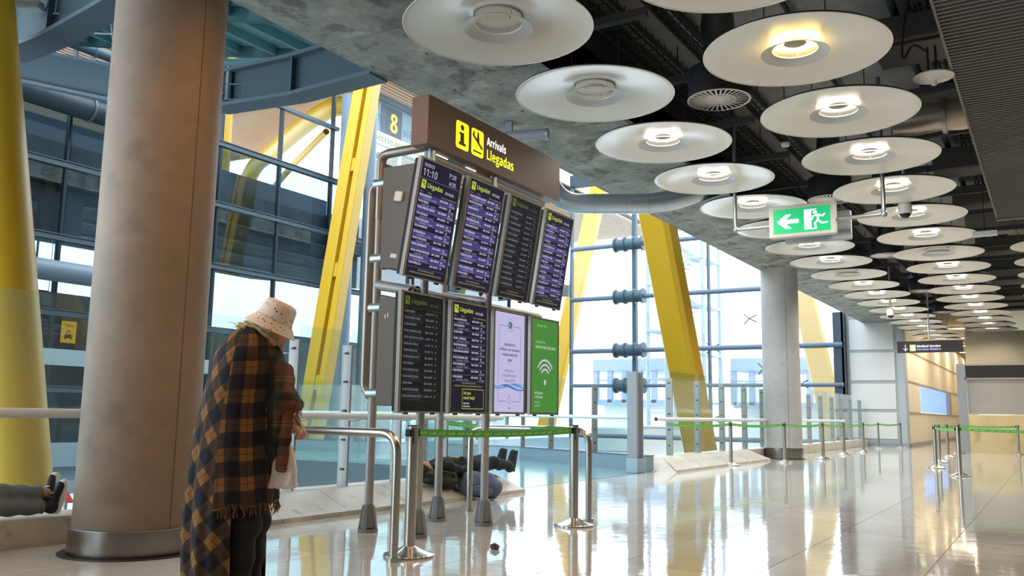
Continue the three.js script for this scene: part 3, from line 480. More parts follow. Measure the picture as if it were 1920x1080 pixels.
// ---------------------------------------------------------------- disc lamps
{
  const R = 0.892, under = [], n = 14;
  for (let i = 0; i <= n; i++) { const t = i / n, r = R - (R - 0.235) * t; under.push([r, 0.115 * Math.pow(t, 1.35)]); }
  const dishG = lathe([[R, 0.012], ...under.map(([r, y]) => [r, y]), [0.235, 0.13]], 72);
  const backG = lathe([[0.1, 0.21], [0.26, 0.2], [R - 0.02, 0.03], [R + 0.003, 0.014], [R + 0.003, 0.0]], 56);
  const rimG = new THREE.TorusGeometry(R, 0.006, 6, 72).rotateX(Math.PI / 2);
  const plateG = lathe([[0.224, 0.036], [0.33, -0.012], [0.331, -0.009], [0.225, 0.04], [0.224, 0.036]], 48);
  const collarG = lathe([[0.219, 0.046], [0.219, 0.034], [0.225, 0.032], [0.227, 0.036], [0.225, 0.046], [0.219, 0.046]], 48);
  const hubG = merge([lathe([[0, 0.09], [0.1, 0.092], [0.115, 0.1], [0.115, 0.2]], 32)]);
  const glowG = lathe([[0.118, 0.104], [0.222, 0.1], [0.228, 0.106], [0.228, 0.14], [0.118, 0.15], [0.118, 0.104]], 48);
  const cupG = lathe([[0.24, 0.125], [0.24, 0.19], [0.05, 0.2]], 40);
  const wireG = merge([0.4, 2.5, 4.6].map((a) => rod(V(0.222 * Math.cos(a), 0.04, 0.222 * Math.sin(a)), V(0.2 * Math.cos(a), 0.14, 0.2 * Math.sin(a)), 0.003, 5)));
  const rodG = merge([0, Math.PI].map((a) => rod(V(0.3 * Math.cos(a), 0.19, 0), V(0.3 * Math.cos(a), 0.92, 0), 0.006, 5)));
  const dishM = phy('#dcd5c6', 0.36, 0, { clearcoat: 0.5, clearcoatRoughness: 0.25 }), backM = std('#3a3a3a', 0.7), plateM = std('#b9bcbc', 0.45), offM = std('#cfc9bd', 0.5);
  const hubM = std('#8f8b84', 0.5), reflM = std('#f0ede4', 0.35);
  const glow = (c, k) => std('#fff8ea', 0.5, 0, { emissive: c, emissiveIntensity: k });
  const gWhite = glow('#fff4e2', 4.5), gWarm = glow('#ffd87c', 14);
  const far = new THREE.Color();
  const rowSay = ['in the row over the window side', 'in the middle row', 'in the row at the picture edge'];
  function disc(x, z, row, k, lit, label, tint = '#fff7ec', power = LAMP) {
    const d = thing('disc_lamp', label, 'lamp', [x, 4.68, z], 0, 'round disc ceiling lamps');
    obj('dish', dishG, dishM, d); obj('back_cover', backG, backM, d); obj('rim', rimG, reflM, d);
    obj('ring_plate', plateG, plateM, d); obj('collar', collarG, reflM, d); obj('hub', hubG, lit ? hubM : offM, d); obj('cup', cupG, reflM, d);
    obj('lamp_ring', glowG, lit ? (lit === 2 ? gWarm : gWhite) : offM, d); stuff(obj('hanger_wire', wireG, plateM, d)); stuff(obj('suspension', rodG, M.black, d));
    if (lit) { const p = new THREE.SpotLight(lit === 2 ? '#ffe0ae' : tint, power, 0, 1.42, 0.35); p.position.set(x, 4.66, z); p.target.position.set(x, 0, z); p.castShadow = true; p.shadow.radius = 8; scene.add(p, p.target); }
    return d;
  }
  const A = (k) => -(6.541 + 2.04 * k), B = (k) => -(6.446 + 2.04 * k);
  const offA = new Set([0, 1, 8]), offB = new Set([7]);
  for (let k = 0; k < 20; k++) disc(-4.26, A(k), 0, k, offA.has(k) ? 0 : 1, `white disc lamp, ${ord(k)} from the viewer ${rowSay[0]}${offA.has(k) ? ', unlit' : ''}`);
  for (let k = 0; k < 17; k++) disc(-2.0, B(k), 1, k, offB.has(k) ? 0 : k === 1 ? 2 : 1, `white disc lamp, ${ord(k)} from the viewer ${rowSay[1]}${offB.has(k) ? ', unlit' : k === 1 ? ', glowing yellow' : ''}`);
  for (const [k, w] of [[-1, 'added out of view just above'], [-2, 'added out of view a little behind'], [-3, 'added out of view well behind']]) { disc(-4.26, A(k), 0, k, 1, `white disc lamp ${w} the viewer ${rowSay[0]}`, '#ffc07c', LAMP * 0.5); disc(-2.0, B(k), 1, k, 1, `white disc lamp ${w} the viewer ${rowSay[1]}`, '#ffc07c', LAMP * 0.5); }  // unseen lamps continuing the rows, added to throw warm light on the near column
  for (let k = 7; k < 14; k++) disc(0.26, B(k), 2, k, 1, `white disc lamp, ${ord(k - 7)} from the viewer ${rowSay[2]}`);
}
// ---------------------------------------------------------------- services under the dark ceiling
{
  const tray = (label, x, y, w, z0, z1) => {
    const t = thing('cable_tray', label, 'cable tray', [x, y, 0]);
    objs('side_rail', [span(-w / 2 - 0.01, -w / 2 + 0.01, 0, 0.09, z0, z1), span(w / 2 - 0.01, w / 2 + 0.01, 0, 0.09, z0, z1)], M.darkPlain, t);
    const rg = [], wires = []; for (let z = z0; z > z1; z -= 0.22) rg.push(bx(w, 0.012, 0.02, 0, 0.01, z)), rg.push(bx(0.012, 0.09, 0.012, -w / 2, 0.1, z), bx(0.012, 0.09, 0.012, w / 2, 0.1, z));
    obj('rungs', rg, M.darkPlain, t).userData.kind = 'stuff';
    const c = []; for (let i = 0; i < 3; i++) { const pts = []; for (let z = z0; z >= z1; z -= 1.7) pts.push(V(-w * 0.3 + i * w * 0.28 + rr(-0.02, 0.02), 0.04 + rr(0, 0.03), z)); c.push(new THREE.TubeGeometry(new THREE.CatmullRomCurve3(pts), pts.length * 3, 0.016, 5)); }
    obj('cables', c, M.black, t);
    const h = []; for (let z = z0 - 1; z > z1; z -= 2.04) h.push(rod(V(-w / 2, 0.05, z), V(-w / 2, 6.3 - y, z), 0.008, 5), rod(V(w / 2, 0.05, z), V(w / 2, 6.3 - y, z), 0.008, 5)); stuff(obj('hanger_rods', h, M.black, t));
  };
  tray('black cable tray running above the discs beside the concrete soffit', -4.5, 5.98, 0.45, 2, -39);
  tray('narrow black cable tray over the middle of the ceiling', -3.86, 6.05, 0.25, 2, -39);
  tray('black cable tray next to the slatted ceiling', -1.05, 6.08, 0.3, 2, -39);
  const rail = (x0, x1) => merge([span(x0, x1, -0.045, 0.045, -0.025, 0.025), span(x0, x1, -0.06, -0.04, -0.05, 0.05)]);
  const sideG = rail(-4.86, -3.6), midG = rail(-2.62, -0.82), wideG = rail(-2.62, 5);
  for (let k = -3; k < 17; k++) {
    const z = -6.5 - k * 2.04, who = k < 0 ? `${ord(-k - 1)} behind the first lamp` : `${ord(k)} from the viewer`;
    obj('channel', sideG, M.darkPlain, thing('ceiling_rail', `dark cross rail over the window side discs, ${who}`, 'rail', [0, 5.53, z], 0, 'dark cross rails above the discs'));
    obj('channel', k < 6 ? midG : wideG, M.darkPlain, thing('ceiling_rail', `dark cross rail over the middle row discs, ${who}`, 'rail', [0, 5.53, z], 0, 'dark cross rails above the discs'));
  }
  // panels of rough board and ducts lying above the rails
  for (let k = 0; k < 9; k++) {
    const z = -11.6 - k * 3.1, d = thing('flat_duct', `${ord(k)} flat dull metal duct from the viewer above the middle row of discs`, 'duct', [0, 5.87, z], 0, 'flat ceiling ducts');
    obj('duct_body', rb(k < 3 ? 3.4 : 8.5, 0.4, 0.75, 0.02, k < 3 ? 0.0 : 2.6, 0, 0), std(k % 3 === 1 ? '#8d8578' : '#55504a', 0.55, 0.25), d); objs('flange', [-0.6, 0.5].map((x) => bx(0.04, 0.46, 0.81, x, 0, 0)), std('#6e675e', 0.5, 0.3), d);
  }
  const foil = thing('foil_duct', 'crinkled silver foil duct beside the slatted ceiling edge', 'duct', [-1.1, 5.45, -13.6]); obj('sleeve', lathe([[0.2, -0.9], [0.23, -0.6], [0.2, -0.5], [0.24, -0.2], [0.21, 0.1], [0.23, 0.4], [0.2, 0.7]].map(([r, y]) => [r, y]), 20).rotateZ(Math.PI / 2), std('#b9ab97', 0.35, 0.7), foil); obj('clamp_band', cyl(0.26, 0.06, 0, 0.0, 0, 20).rotateZ(Math.PI / 2), M.steelSoft, foil);
  for (const [x, r, l] of [[-2.6, 0.035, 'thin dark pipe along the middle of the ceiling'], [-1.45, 0.05, 'dark pipe along the ceiling above the middle discs'], [-4.7, 0.045, 'dark pipe hugging the soffit upstand']]) { const p = thing('ceiling_pipe', l, 'pipe', [x, 6.2, 0]); obj('pipe_run', rod(V(0, 0, 3), V(0, 0, -39), r, 10), M.darkPlain, p); obj('pipe_clips', Array.from({ length: 20 }, (_, k) => rod(V(0, 0, -k * 2), V(0, 0.1, -k * 2), 0.006, 5)), M.black, p); }
  // round swirl diffusers on drop ducts
  const R = 0.385, drum = lathe([[0.35, 0], [0.37, 0.02], [0.37, 0.38], [0.2, 0.42], [0.2, 0.44]], 40), duct = lathe([[0.19, 0.42], [0.2, 0.6], [0.18, 0.75], [0.21, 0.95], [0.19, 1.2], [0.2, 1.335]], 24);
  const ring = lathe([[0.358, -0.006], [R, -0.006], [R, 0.006], [0.358, 0.004], [0.358, -0.006]], 48), hub = lathe([[0, -0.014], [0.06, -0.012], [0.075, 0], [0.0, 0.004]], 28), mid = lathe([[0.185, -0.006], [0.2, -0.006], [0.2, 0.004], [0.185, 0.004], [0.185, -0.006]], 40);
  const blade = []; for (let i = 0; i < 32; i++) { const a = i / 32 * Math.PI * 2; blade.push(new THREE.BoxGeometry(0.3, 0.006, 0.023).rotateX(0.25).translate(0.215, -0.002, 0).rotateY(a)); }
  const bladeG = merge(blade), tilted = merge([ring, hub, mid]);
  [[-3.32, -10.12], [-3.22, -15.9], [-3.22, -22.1], [-3.27, -28.8], [-3.27, -34.8]].forEach(([x, z], i) => {
    const d = thing('swirl_diffuser', `${ord(i)} black drum air diffuser with a white swirl grille from the viewer`, 'air diffuser', [x, 4.96, z], 0, 'swirl air diffusers');
    obj('drum', drum, std('#2b2c2e', 0.55), d); obj('drop_duct', duct, std('#6d6f70', 0.3, 0.8), d); obj('grille_ring', tilted, M.white, d); obj('blades', bladeG, M.white, d); obj('dark_inside', cyl(0.335, 0.01, 0, 0.03, 0, 32), M.black, d);
  });
  const sp = thing('speaker', 'small white cone ceiling speaker beside the slatted ceiling', 'speaker', [-0.95, 4.85, -10.4]); obj('dish', lathe([[0.0, -0.06], [0.03, -0.055], [0.035, -0.01], [0.21, 0.03], [0.215, 0.04], [0.2, 0.055], [0.06, 0.07], [0, 0.07]], 36), M.white, sp); obj('stem', [rod(V(0.03, 0.07, 0), V(0.03, 0.4, 0), 0.012, 8), rod(V(-0.05, 0.07, 0), V(-0.05, 0.4, 0), 0.012, 8)], M.black, sp); obj('cable', new THREE.TubeGeometry(new THREE.CatmullRomCurve3([V(-0.05, 0.35, 0), V(-0.2, 0.45, 0), V(-0.3, 0.3, 0), V(-0.28, 0.7, 0), V(-0.15, 1.2, 0)]), 30, 0.014, 6), M.black, sp);
  const dome = (label, x, y, z, top) => { const c = thing('dome_camera', label, 'camera', [x, y, z]); obj('housing', lathe([[0.0, 0.22], [0.08, 0.22], [0.11, 0.16], [0.115, 0.05], [0.1, 0.0]], 28), M.white, c); obj('lens_dome', new THREE.SphereGeometry(0.085, 20, 10, 0, 6.3, Math.PI / 2, Math.PI / 2).translate(0, 0.01, 0), M.blackGloss, c); obj('stem', rod(V(0, 0.2, 0), V(0, top - y, 0), 0.025, 10), M.greyLight, c); };
  dome('white dome camera hanging between the far disc lamps', -4.05, 4.16, -27.9, 6.3); dome('small dome camera in front of a middle disc lamp', -1.97, 4.5, -15.62, 6.3);
  const box = thing('emergency_light', 'small white oblong emergency light hung near the slatted ceiling', 'light', [-0.95, 4.55, -18.2]); obj('housing', rb(0.42, 0.1, 0.1, 0.015), M.white, box); obj('cable', rod(V(0, 0.05, 0), V(0, 1.7, 0), 0.008, 6), M.black, box);
  const sd = thing('smoke_detector', 'tiny white smoke detector between the two nearer disc rows', 'detector', [-3.35, 5.3, -13.4]); obj('puck', lathe([[0, -0.03], [0.05, -0.03], [0.07, 0], [0.07, 0.03], [0, 0.03]], 20), M.white, sd); obj('stem', rod(V(0, 0.03, 0), V(0, 1.0, 0), 0.008, 6), M.black, sd);
  // silver spiral duct below the soffit
  const sv = thing('spiral_duct', 'silver spiral air duct under the soffit beside the arrivals sign', 'duct');
  obj('tube', pipe([V(-7.3, 5.9, -12.4), V(-7.2, 4.72, -13.0), V(-5.55, 4.68, -13.75), V(-4.75, 5.0, -14.2)], 0.17, 0.45, 24), std('#b4bcc2', 0.35, 0.8), sv);
  obj('seam_ring', [[-6.6, 4.705, -13.28], [-6.1, 4.695, -13.5], [-5.75, 4.685, -13.66]].map(([x, y, z]) => rod(V(x, y, z), V(x + 0.02, y, z - 0.009), 0.177, 24)), M.galv, sv);
  // corridor light strips
  for (let k = 0; k < 5; k++) { const z = -47 - k * 5.5, t = thing('light_strip', `${ord(k)} long white light strip from the viewer on the corridor ceiling`, 'light', [-4.2, 5.5, z], 0, 'corridor light strips'); obj('housing', rb(2.0, 0.08, 0.2, 0.01, 0, 0.04, 0), M.white, t); obj('light_diffuser', bx(1.9, 0.02, 0.16, 0, -0.005, 0), std('#fff4e0', 0.5, 0, { emissive: '#ffe6bd', emissiveIntensity: 6 }), t); const a = new THREE.RectAreaLight('#fff0dc', 26, 1.9, 0.3); a.position.set(-4.2, 5.46, z); a.lookAt(-4.2, 0, z); scene.add(a); }
}
// ---------------------------------------------------------------- exit sign, medical sign
{
  const e = thing('exit_sign', 'green illuminated exit sign with a running figure and arrow', 'sign', [-3.18, 4.118, -13.62]);
  const tx = canvasTex(768, 384, (c, w, h) => {
    c.fillStyle = '#0c9a5c'; c.fillRect(0, 0, w, h); c.fillStyle = '#f4fff8';
    c.beginPath(); c.moveTo(50, 200); c.lineTo(170, 90); c.lineTo(250, 90); c.lineTo(170, 170); c.lineTo(345, 170); c.lineTo(345, 232); c.lineTo(170, 232); c.lineTo(250, 312); c.lineTo(170, 312); c.closePath(); c.fill();
    c.fillRect(420, 40, 170, 310); c.fillStyle = '#0c9a5c'; c.beginPath(); c.moveTo(515, 70); c.lineTo(600, 40); c.lineTo(600, 352); c.lineTo(515, 330); c.fill(); c.fillStyle = '#f4fff8'; c.beginPath(); c.moveTo(590, 40); c.lineTo(515, 62); c.lineTo(515, 40); c.fill();
    c.beginPath(); c.arc(566, 92, 27, 0, 7); c.fill(); c.lineWidth = 32; c.lineCap = 'round'; c.lineJoin = 'round'; c.strokeStyle = '#f4fff8';
    c.beginPath(); c.moveTo(610, 135); c.lineTo(600, 215); c.stroke(); c.lineWidth = 22; c.beginPath(); c.moveTo(604, 132); c.lineTo(540, 150); c.lineTo(525, 195); c.stroke(); c.beginPath(); c.moveTo(618, 135); c.lineTo(665, 160); c.lineTo(690, 130); c.stroke();
    c.lineWidth = 26; c.beginPath(); c.moveTo(602, 215); c.lineTo(560, 265); c.lineTo(575, 335); c.stroke(); c.beginPath(); c.moveTo(604, 215); c.lineTo(650, 265); c.lineTo(720, 262); c.stroke();
  });
  obj('sign_case', rb(1.0, 0.5, 0.13, 0.015), std('#c4beb2', 0.45), e);
  obj('sign_face', new THREE.PlaneGeometry(0.86, 0.39).translate(0, 0, 0.067), std('#ffffff', 0.4, 0, { map: tx, emissive: '#ffffff', emissiveMap: tx, emissiveIntensity: 0.62 }), e);
  obj('back_case', rb(1.0, 0.45, 0.12, 0.015, 0.15, -0.06, -0.35), M.paintGrey, e);
  obj('hanger', [pipe([V(-1.06, 2.1, -0.02), V(-1.06, -0.04, -0.02), V(-0.4, -0.04, -0.02)], 0.032, 0.06, 12), pipe([V(1.17, 2.1, -0.02), V(1.17, -0.02, -0.02), V(0.4, -0.02, -0.02)], 0.032, 0.06, 12)], M.steelSoft, e);
  obj('elbow', [new THREE.SphereGeometry(0.05, 14, 10).translate(1.17, -0.02, -0.02), new THREE.SphereGeometry(0.045, 14, 10).translate(-1.06, -0.04, -0.02)], M.galv, e);
  const s = thing('medical_sign', 'dark hanging sign reading Medical Service in two languages', 'sign', [-3.6, 3.6, -33]);
  const mt = canvasTex(1024, 200, (c, w, h) => { c.fillStyle = '#1d1316'; c.fillRect(0, 0, w, h); c.strokeStyle = '#b9a8f0'; c.lineWidth = 14; c.beginPath(); c.moveTo(130, 60); c.lineTo(130, 160); c.moveTo(95, 125); c.lineTo(130, 165); c.lineTo(165, 125); c.stroke(); c.fillStyle = '#9fdc3a'; c.fillRect(200, 62, 96, 112); c.fillStyle = '#ffffff'; c.fillRect(214, 78, 68, 70); c.fillRect(236, 120, 24, 46); c.font = 'bold 50px sans-serif'; c.fillText('Medical Service', 312, 108); c.fillStyle = '#a99cf0'; c.fillText('Servicio Médico', 312, 162); });
  obj('board', rb(2.05, 0.4, 0.12, 0.01), std('#1d1316', 0.4), s); obj('sign_face', new THREE.PlaneGeometry(2.03, 0.39).translate(0, 0, 0.062), std('#ffffff', 0.45, 0, { map: mt, emissive: '#ffffff', emissiveMap: mt, emissiveIntensity: 0.62 }), s);
  obj('hanger', rod(V(0, 0.2, 0), V(0, 2.7, 0), 0.03, 10), M.greyLight, s);
}

// ---------------------------------------------------------------- arrivals screens on their pipe stand
{
  const st = thing('display_stand', 'grey tubular steel stand that carries the arrivals screens and sign', 'stand');
  const XB = -5.4, XF = -4.84, Z1 = -6.28, Z2 = -7.34, post = std('#a9a7a2', 0.45, 0.35), pipeM = std('#9c9186', 0.36, 0.7);
  for (const [x, z, top] of [[XB, Z1, 3.5], [XF, Z1, 3.5], [XB, Z2, 3.42], [XF, Z2, 3.5]]) {
    const p = obj('post', cyl(0.039, top - 0.02, x, 0.01, z, 22), post, st);
    const sh = [cyl(0.135, 0.035, 0, 0, 0, 28)];
    for (let k = 0; k < 4; k++) { const s = new THREE.Shape([[0.04, 0.035], [0.13, 0.035], [0.085, 0.26], [0.06, 0.28], [0.04, 0.28]].map(([a, b]) => new THREE.Vector2(a, b))); sh.push(new THREE.ExtrudeGeometry(s, { depth: 0.05, bevelEnabled: false }).translate(0, 0, -0.025).rotateY(k * Math.PI / 2 + 0.3)); }
    sh.push(lathe([[0.058, 0.035], [0.1, 0.05], [0.06, 0.28], [0.05, 0.28]], 24));
    { const q = obj('shoe', sh, M.shoe, p); q.position.set(x, 0, z); q.scale.set(0.68, 0.88, 0.68); }
  }
  const R = 0.045;
  obj('frame_pipe', pipe([V(XB + 0.3, 1.25, Z1), V(XB - 0.1, 1.25, Z1), V(XB - 0.1, 3.25, Z1), V(XB + 0.3, 3.25, Z1)], R, 0.1, 16), pipeM, st);
  obj('frame_pipe', pipe([V(XB, 2.9, Z1), V(XB, 3.54, Z1), V(XF, 3.54, Z1)], R, 0.09, 16), pipeM, st);
  obj('frame_pipe', pipe([V(XB, 3.42, Z1), V(XB, 3.42, -8.4)], R, 0.09, 16), pipeM, st);
  obj('frame_pipe', pipe([V(XF, 3.44, Z1), V(XF, 3.44, -8.4)], R, 0.09, 16), post, st);
  obj('frame_pipe', pipe([V(XF - 0.08, 2.16, -6.2), V(XF - 0.08, 2.16, -8.5)], 0.05, 0.09, 16), post, st);
  obj('frame_pipe', pipe([V(XB, 2.27, Z1), V(XF - 0.08, 2.18, Z1)], 0.05, 0.09, 16), post, st);
  obj('frame_pipe', pipe([V(XB, 3.42, Z2), V(XF, 3.46, Z2)], R, 0.09, 16), pipeM, st);
  obj('frame_pipe', pipe([V(XB, 2.3, Z2), V(XF, 2.2, Z2)], R, 0.09, 16), post, st);
  objs('clamp', [2.52, 2.05, 1.25, 3.25].map((y) => rod(V(XB - 0.06, y, Z1), V(XB + 0.2, y, Z1), 0.054, 16)), M.galv, st);

  // what the screens show
  const W = 512, H = 896, ink = '#f2f0ff';
  const plane = (c, x, y, s, col, a = 0.6) => { c.save(); c.translate(x, y); c.rotate(a); c.fillStyle = col; c.fillRect(-s * 0.5, -s * 0.07, s, s * 0.14); c.beginPath(); c.moveTo(-s * 0.08, 0); c.lineTo(-s * 0.3, -s * 0.42); c.lineTo(-s * 0.16, -s * 0.42); c.lineTo(s * 0.2, 0); c.fill(); c.beginPath(); c.moveTo(-s * 0.48, 0); c.lineTo(-s * 0.55, -s * 0.22); c.lineTo(-s * 0.45, -s * 0.22); c.lineTo(-s * 0.32, 0); c.fill(); c.restore(); };
  const head = (c, y, dim) => {
    c.fillStyle = dim ? '#7f9433' : '#cfe23c'; c.fillRect(22, y, 58, 68); plane(c, 52, y + 30, 44, '#161526'); c.fillRect(30, y + 54, 42, 6);
    c.fillStyle = dim ? '#7f8a4a' : '#d6e85a'; c.font = 'bold 50px sans-serif'; c.fillText('Llegadas', 96, y + 52); c.fillStyle = dim ? '#80809a' : ink; c.font = '36px sans-serif'; c.fillText('Arrivals', 340, y + 58);
  };
  const rowsOf = (c, y, list, hgt, stripe, dim, late) => {
    c.fillStyle = dim ? '#7d7d52' : '#c9d06a'; c.font = '17px sans-serif'; ['Hora', 'Origen', 'Vuelo', 'Term', 'Sala', 'Observaciones'].forEach((t, i) => c.fillText(t, [20, 120, 300, 352, 392, 420][i], y - 8));
    list.forEach(([t, city, f], i) => {
      const yy = y + i * hgt; if (stripe && i % 2 === 0) { c.fillStyle = '#4b4484'; c.fillRect(10, yy, W - 20, hgt); }
      c.fillStyle = dim ? '#4a4d5c' : '#8f88c8'; c.fillRect(10, yy + hgt - 2, W - 20, 2);
      c.fillStyle = dim ? '#b6b8c8' : ink; c.font = 'bold 23px sans-serif'; c.fillText(t + ' ' + city, 16, yy + hgt * 0.48); c.font = 'bold 22px sans-serif'; c.fillText(f, 290, yy + hgt * 0.48); c.fillText('T4', 376, yy + hgt * 0.48); c.fillText('10', 424, yy + hgt * 0.48);
      c.font = '19px sans-serif'; c.fillStyle = dim ? '#6d6f80' : '#c4bef0'; if (i % 3 !== 2) c.fillText('Compartido   IB ' + (4000 + i * 371), 66, yy + hgt * 0.88);
      c.fillStyle = dim ? '#8a8ca0' : ink; if (late !== false && i % 4 !== 3) c.fillText('En Tierra', 420, yy + hgt * 0.85);
    });
  };
  const foot = (c, y) => { c.fillStyle = '#d8d070'; c.font = '19px sans-serif'; c.textAlign = 'center'; c.fillText('Si no encuentra su vuelo', W / 2, y); c.fillText('consulte con el Servicio de Información en Tierra', W / 2, y + 24); c.textAlign = 'left'; };
  const L1 = [['10:05', 'BOGOTÁ', 'IBE 6130'], ['10:20', 'VIENA', 'IBE 8796'], ['10:20', 'MILÁN-LINATE', 'IBE 8865'], ['10:25', 'BILBAO', 'IBE 8438'], ['10:25', 'SAN JUAN', 'IBE 8300'], ['10:25', 'BURDEOS', 'IBE 1398'], ['10:30', 'SEVILLA', 'IBE 1782'], ['10:30', 'TOULOUSE', 'IBE 1138'], ['10:35', 'LANZAROTE', 'IBE 1204'], ['10:35', 'FUERTEVENTURA', 'IBE 1238'], ['10:35', 'VALENCIA', 'IBE 1001'], ['10:40', 'MELILLA', 'IBE 2281']];
  const L2 = [['10:40', 'TENERIFE NORTE', 'IBE 1036'], ['10:40', 'P.MALLORCA', 'IBE 1603'], ['10:40', 'OPORTO', 'IBE 3094'], ['10:45', 'GRAN CANARIA', 'IBE 1834'], ['10:45', 'BARCELONA', 'IBE 2643'], ['10:50', 'BARCELONA', 'IBE 3019'], ['10:50', 'MÁLAGA', 'IBE 1048'], ['10:50', 'TEL AVIV', 'ELY 395'], ['10:55', 'LISBOA', 'IBE 3103'], ['10:55', 'BADAJOZ', 'IBE 2272'], ['11:00', 'ALICANTE', 'IBE 1035'], ['11:00', 'PARIS-ORLY', 'IBE 3436'], ['11:00', 'LONDRES-LHR', 'BAW 456'], ['11:05', 'DUBLIN', 'EIN 592']];
  const L3 = [['11:10', 'DÜSSELDORF', 'IBE 1808'], ['11:10', 'DUBAI', 'UAE 141'], ['11:10', 'BARCELONA', 'IBE 3014'], ['11:15', 'BARCELONA', 'IBE 2610'], ['11:15', 'EL HIERRO', 'IBE 1856'], ['11:20', 'SANTANDER', 'IBE 1702'], ['11:20', 'BOSTON', 'IBE 6166'], ['11:25', 'MENORCA', 'IBE 1730'], ['11:30', 'QUITO', 'IBE 6454'], ['11:30', 'LA HABANA', 'IBE 6620'], ['11:35', 'SAN JUAN', 'IBE 6314'], ['11:35', 'GRANADA', 'IBE 1044'], ['11:40', 'BARCELONA', 'IBE 3005'], ['11:40', 'AMSTERDAM', 'IBE 3721']];
  const L4 = [['11:45', 'BARCELONA', 'IBE 4603'], ['11:50', 'VENECIA', 'IBE 8741'], ['11:50', 'CASABLANCA', 'RAM 970'], ['11:50', 'VIGO', 'IBE 8715'], ['11:55', 'LONDRES-LHR', 'IBE 3163'], ['11:55', 'FRANKFURT', 'IBE 8787'], ['12:00', 'NUEVA YORK', 'IBE 6250'], ['12:00', 'PARIS', 'IBE 3413'], ['12:05', 'BRUSELAS', 'IBE 3201'], ['12:05', 'ROMA', 'IBE 3231'], ['12:10', 'LIMA', 'IBE 6650'], ['12:10', 'BARCELONA', 'IBE 2731'], ['12:15', 'MIAMI', 'IBE 6118'], ['12:15', 'BURGOS', 'IBE 8400']];
  const L5 = [['12:20', 'SORIA', 'LAN 671'], ['12:20', 'NUEVA YORK', 'IBE 6122'], ['12:25', 'BOGOTÁ', 'AV 010'], ['12:25', 'LONDRES-LHR', 'IBE 3174'], ['12:25', 'SANTIAGO CHILE', 'LA 704'], ['12:30', 'SAO PAULO', 'LA 714'], ['12:30', 'MEDELLÍN', 'AV 018'], ['12:35', 'MÉXICO CITY', 'IBE 6200'], ['12:35', 'DOHA', 'QR 149'], ['12:35', 'BARCELONA', 'IBE 3015'], ['12:40', 'BARCELONA', 'IBE 2609'], ['12:45', 'LIMA', 'IBE 6125'], ['12:45', 'BELÉN-JUNDÍ', 'IBE 8864'], ['12:50', 'SANTIAGO CHILE', 'LA 706']];
  const L6 = [['14:10', 'CASTELLÓN', 'IBE 2270'], ['14:10', 'BOGOTÁ', 'IBE 6120'], ['14:20', 'TURÍN', 'IBE 3349'], ['14:20', 'L. ÁNGELES', 'IBE 6173'], ['14:20', 'GUATEMALA', 'IBE 6272'], ['14:25', 'SAN SALVADOR', 'IBE 6322'], ['14:25', 'LONDRES-LHR', 'IBE 3162'], ['14:25', 'MARSELLA', 'IBE 1176'], ['14:25', 'SEVILLA', 'IBE 1785'], ['14:30', 'ZURICH', 'IBE 3425']];
  const screens = [
    canvasTex(W, H, (c) => { c.fillStyle = '#1c1838'; c.fillRect(0, 0, W, H); c.fillStyle = ink; c.font = '34px sans-serif'; c.fillText('10/03/25', 20, 46); c.font = '76px sans-serif'; c.fillText('11:10', 18, 118); c.font = '46px sans-serif'; c.fillText('Tª:20', 356, 66); c.fillText('H:35', 372, 128); c.fillStyle = '#8f88c8'; c.fillRect(0, 138, W, 3); head(c, 150); rowsOf(c, 254, L1, 48, true); foot(c, 852); }),
    canvasTex(W, H, (c) => { c.fillStyle = '#1c1838'; c.fillRect(0, 0, W, H); head(c, 14); rowsOf(c, 118, L2, 50, true); foot(c, 848); }),
    canvasTex(W, H, (c) => { c.fillStyle = '#191b2a'; c.fillRect(0, 0, W, H); head(c, 14, true); rowsOf(c, 118, L3, 50, false, true); foot(c, 848); }),
    canvasTex(W, H, (c) => { c.fillStyle = '#211f3c'; c.fillRect(0, 0, W, H); head(c, 14); rowsOf(c, 118, L4, 50, true); foot(c, 848); }),
    canvasTex(W, H, (c) => { c.fillStyle = '#13161c'; c.fillRect(0, 0, W, H); head(c, 20, true); rowsOf(c, 122, L5, 50, false, true, false); }),
    canvasTex(W, H, (c) => { c.fillStyle = '#17142a'; c.fillRect(0, 0, W, H); head(c, 14); rowsOf(c, 118, L6, 53, false); c.fillStyle = '#5a48d8'; c.font = '19px sans-serif';['Retrasado 13:55', 'Retrasado 14:32', 'Retrasado 14:40'].forEach((t, i) => c.fillText(t, 360, 220 + i * 106)); foot(c, 668); c.strokeStyle = '#cfe23c'; c.lineWidth = 5; c.strokeRect(165, 712, 325, 162); c.fillStyle = '#d6e85a'; c.font = 'bold 34px sans-serif'; c.fillText('Do you', 182, 756); c.fillText('need help?', 182, 796); c.fillStyle = '#ffffff'; c.font = 'bold 20px sans-serif'; c.fillText('Enter the', 182, 836); c.fillText('Aena Chat', 182, 860); }),
    canvasTex(W, H, (c) => {
      c.fillStyle = '#d2caf4'; c.fillRect(0, 0, W, H); c.strokeStyle = '#5a5490'; c.lineWidth = 4; c.beginPath(); c.moveTo(200, 120); c.lineTo(70, 120); c.lineTo(62, 128); c.lineTo(62, 792); c.lineTo(70, 800); c.lineTo(200, 800); c.moveTo(312, 120); c.lineTo(442, 120); c.lineTo(450, 128); c.lineTo(450, 792); c.lineTo(442, 800); c.lineTo(312, 800); c.stroke();
      c.setLineDash([8, 6]); c.beginPath(); c.arc(256, 110, 56, 0, 7); c.stroke(); c.setLineDash([]); c.fillStyle = '#2c8a58'; c.beginPath(); c.arc(256, 110, 34, 0, 7); c.fill(); c.fillStyle = '#d2caf4'; c.fillRect(252, 84, 5, 56); c.fillRect(232, 104, 28, 5);
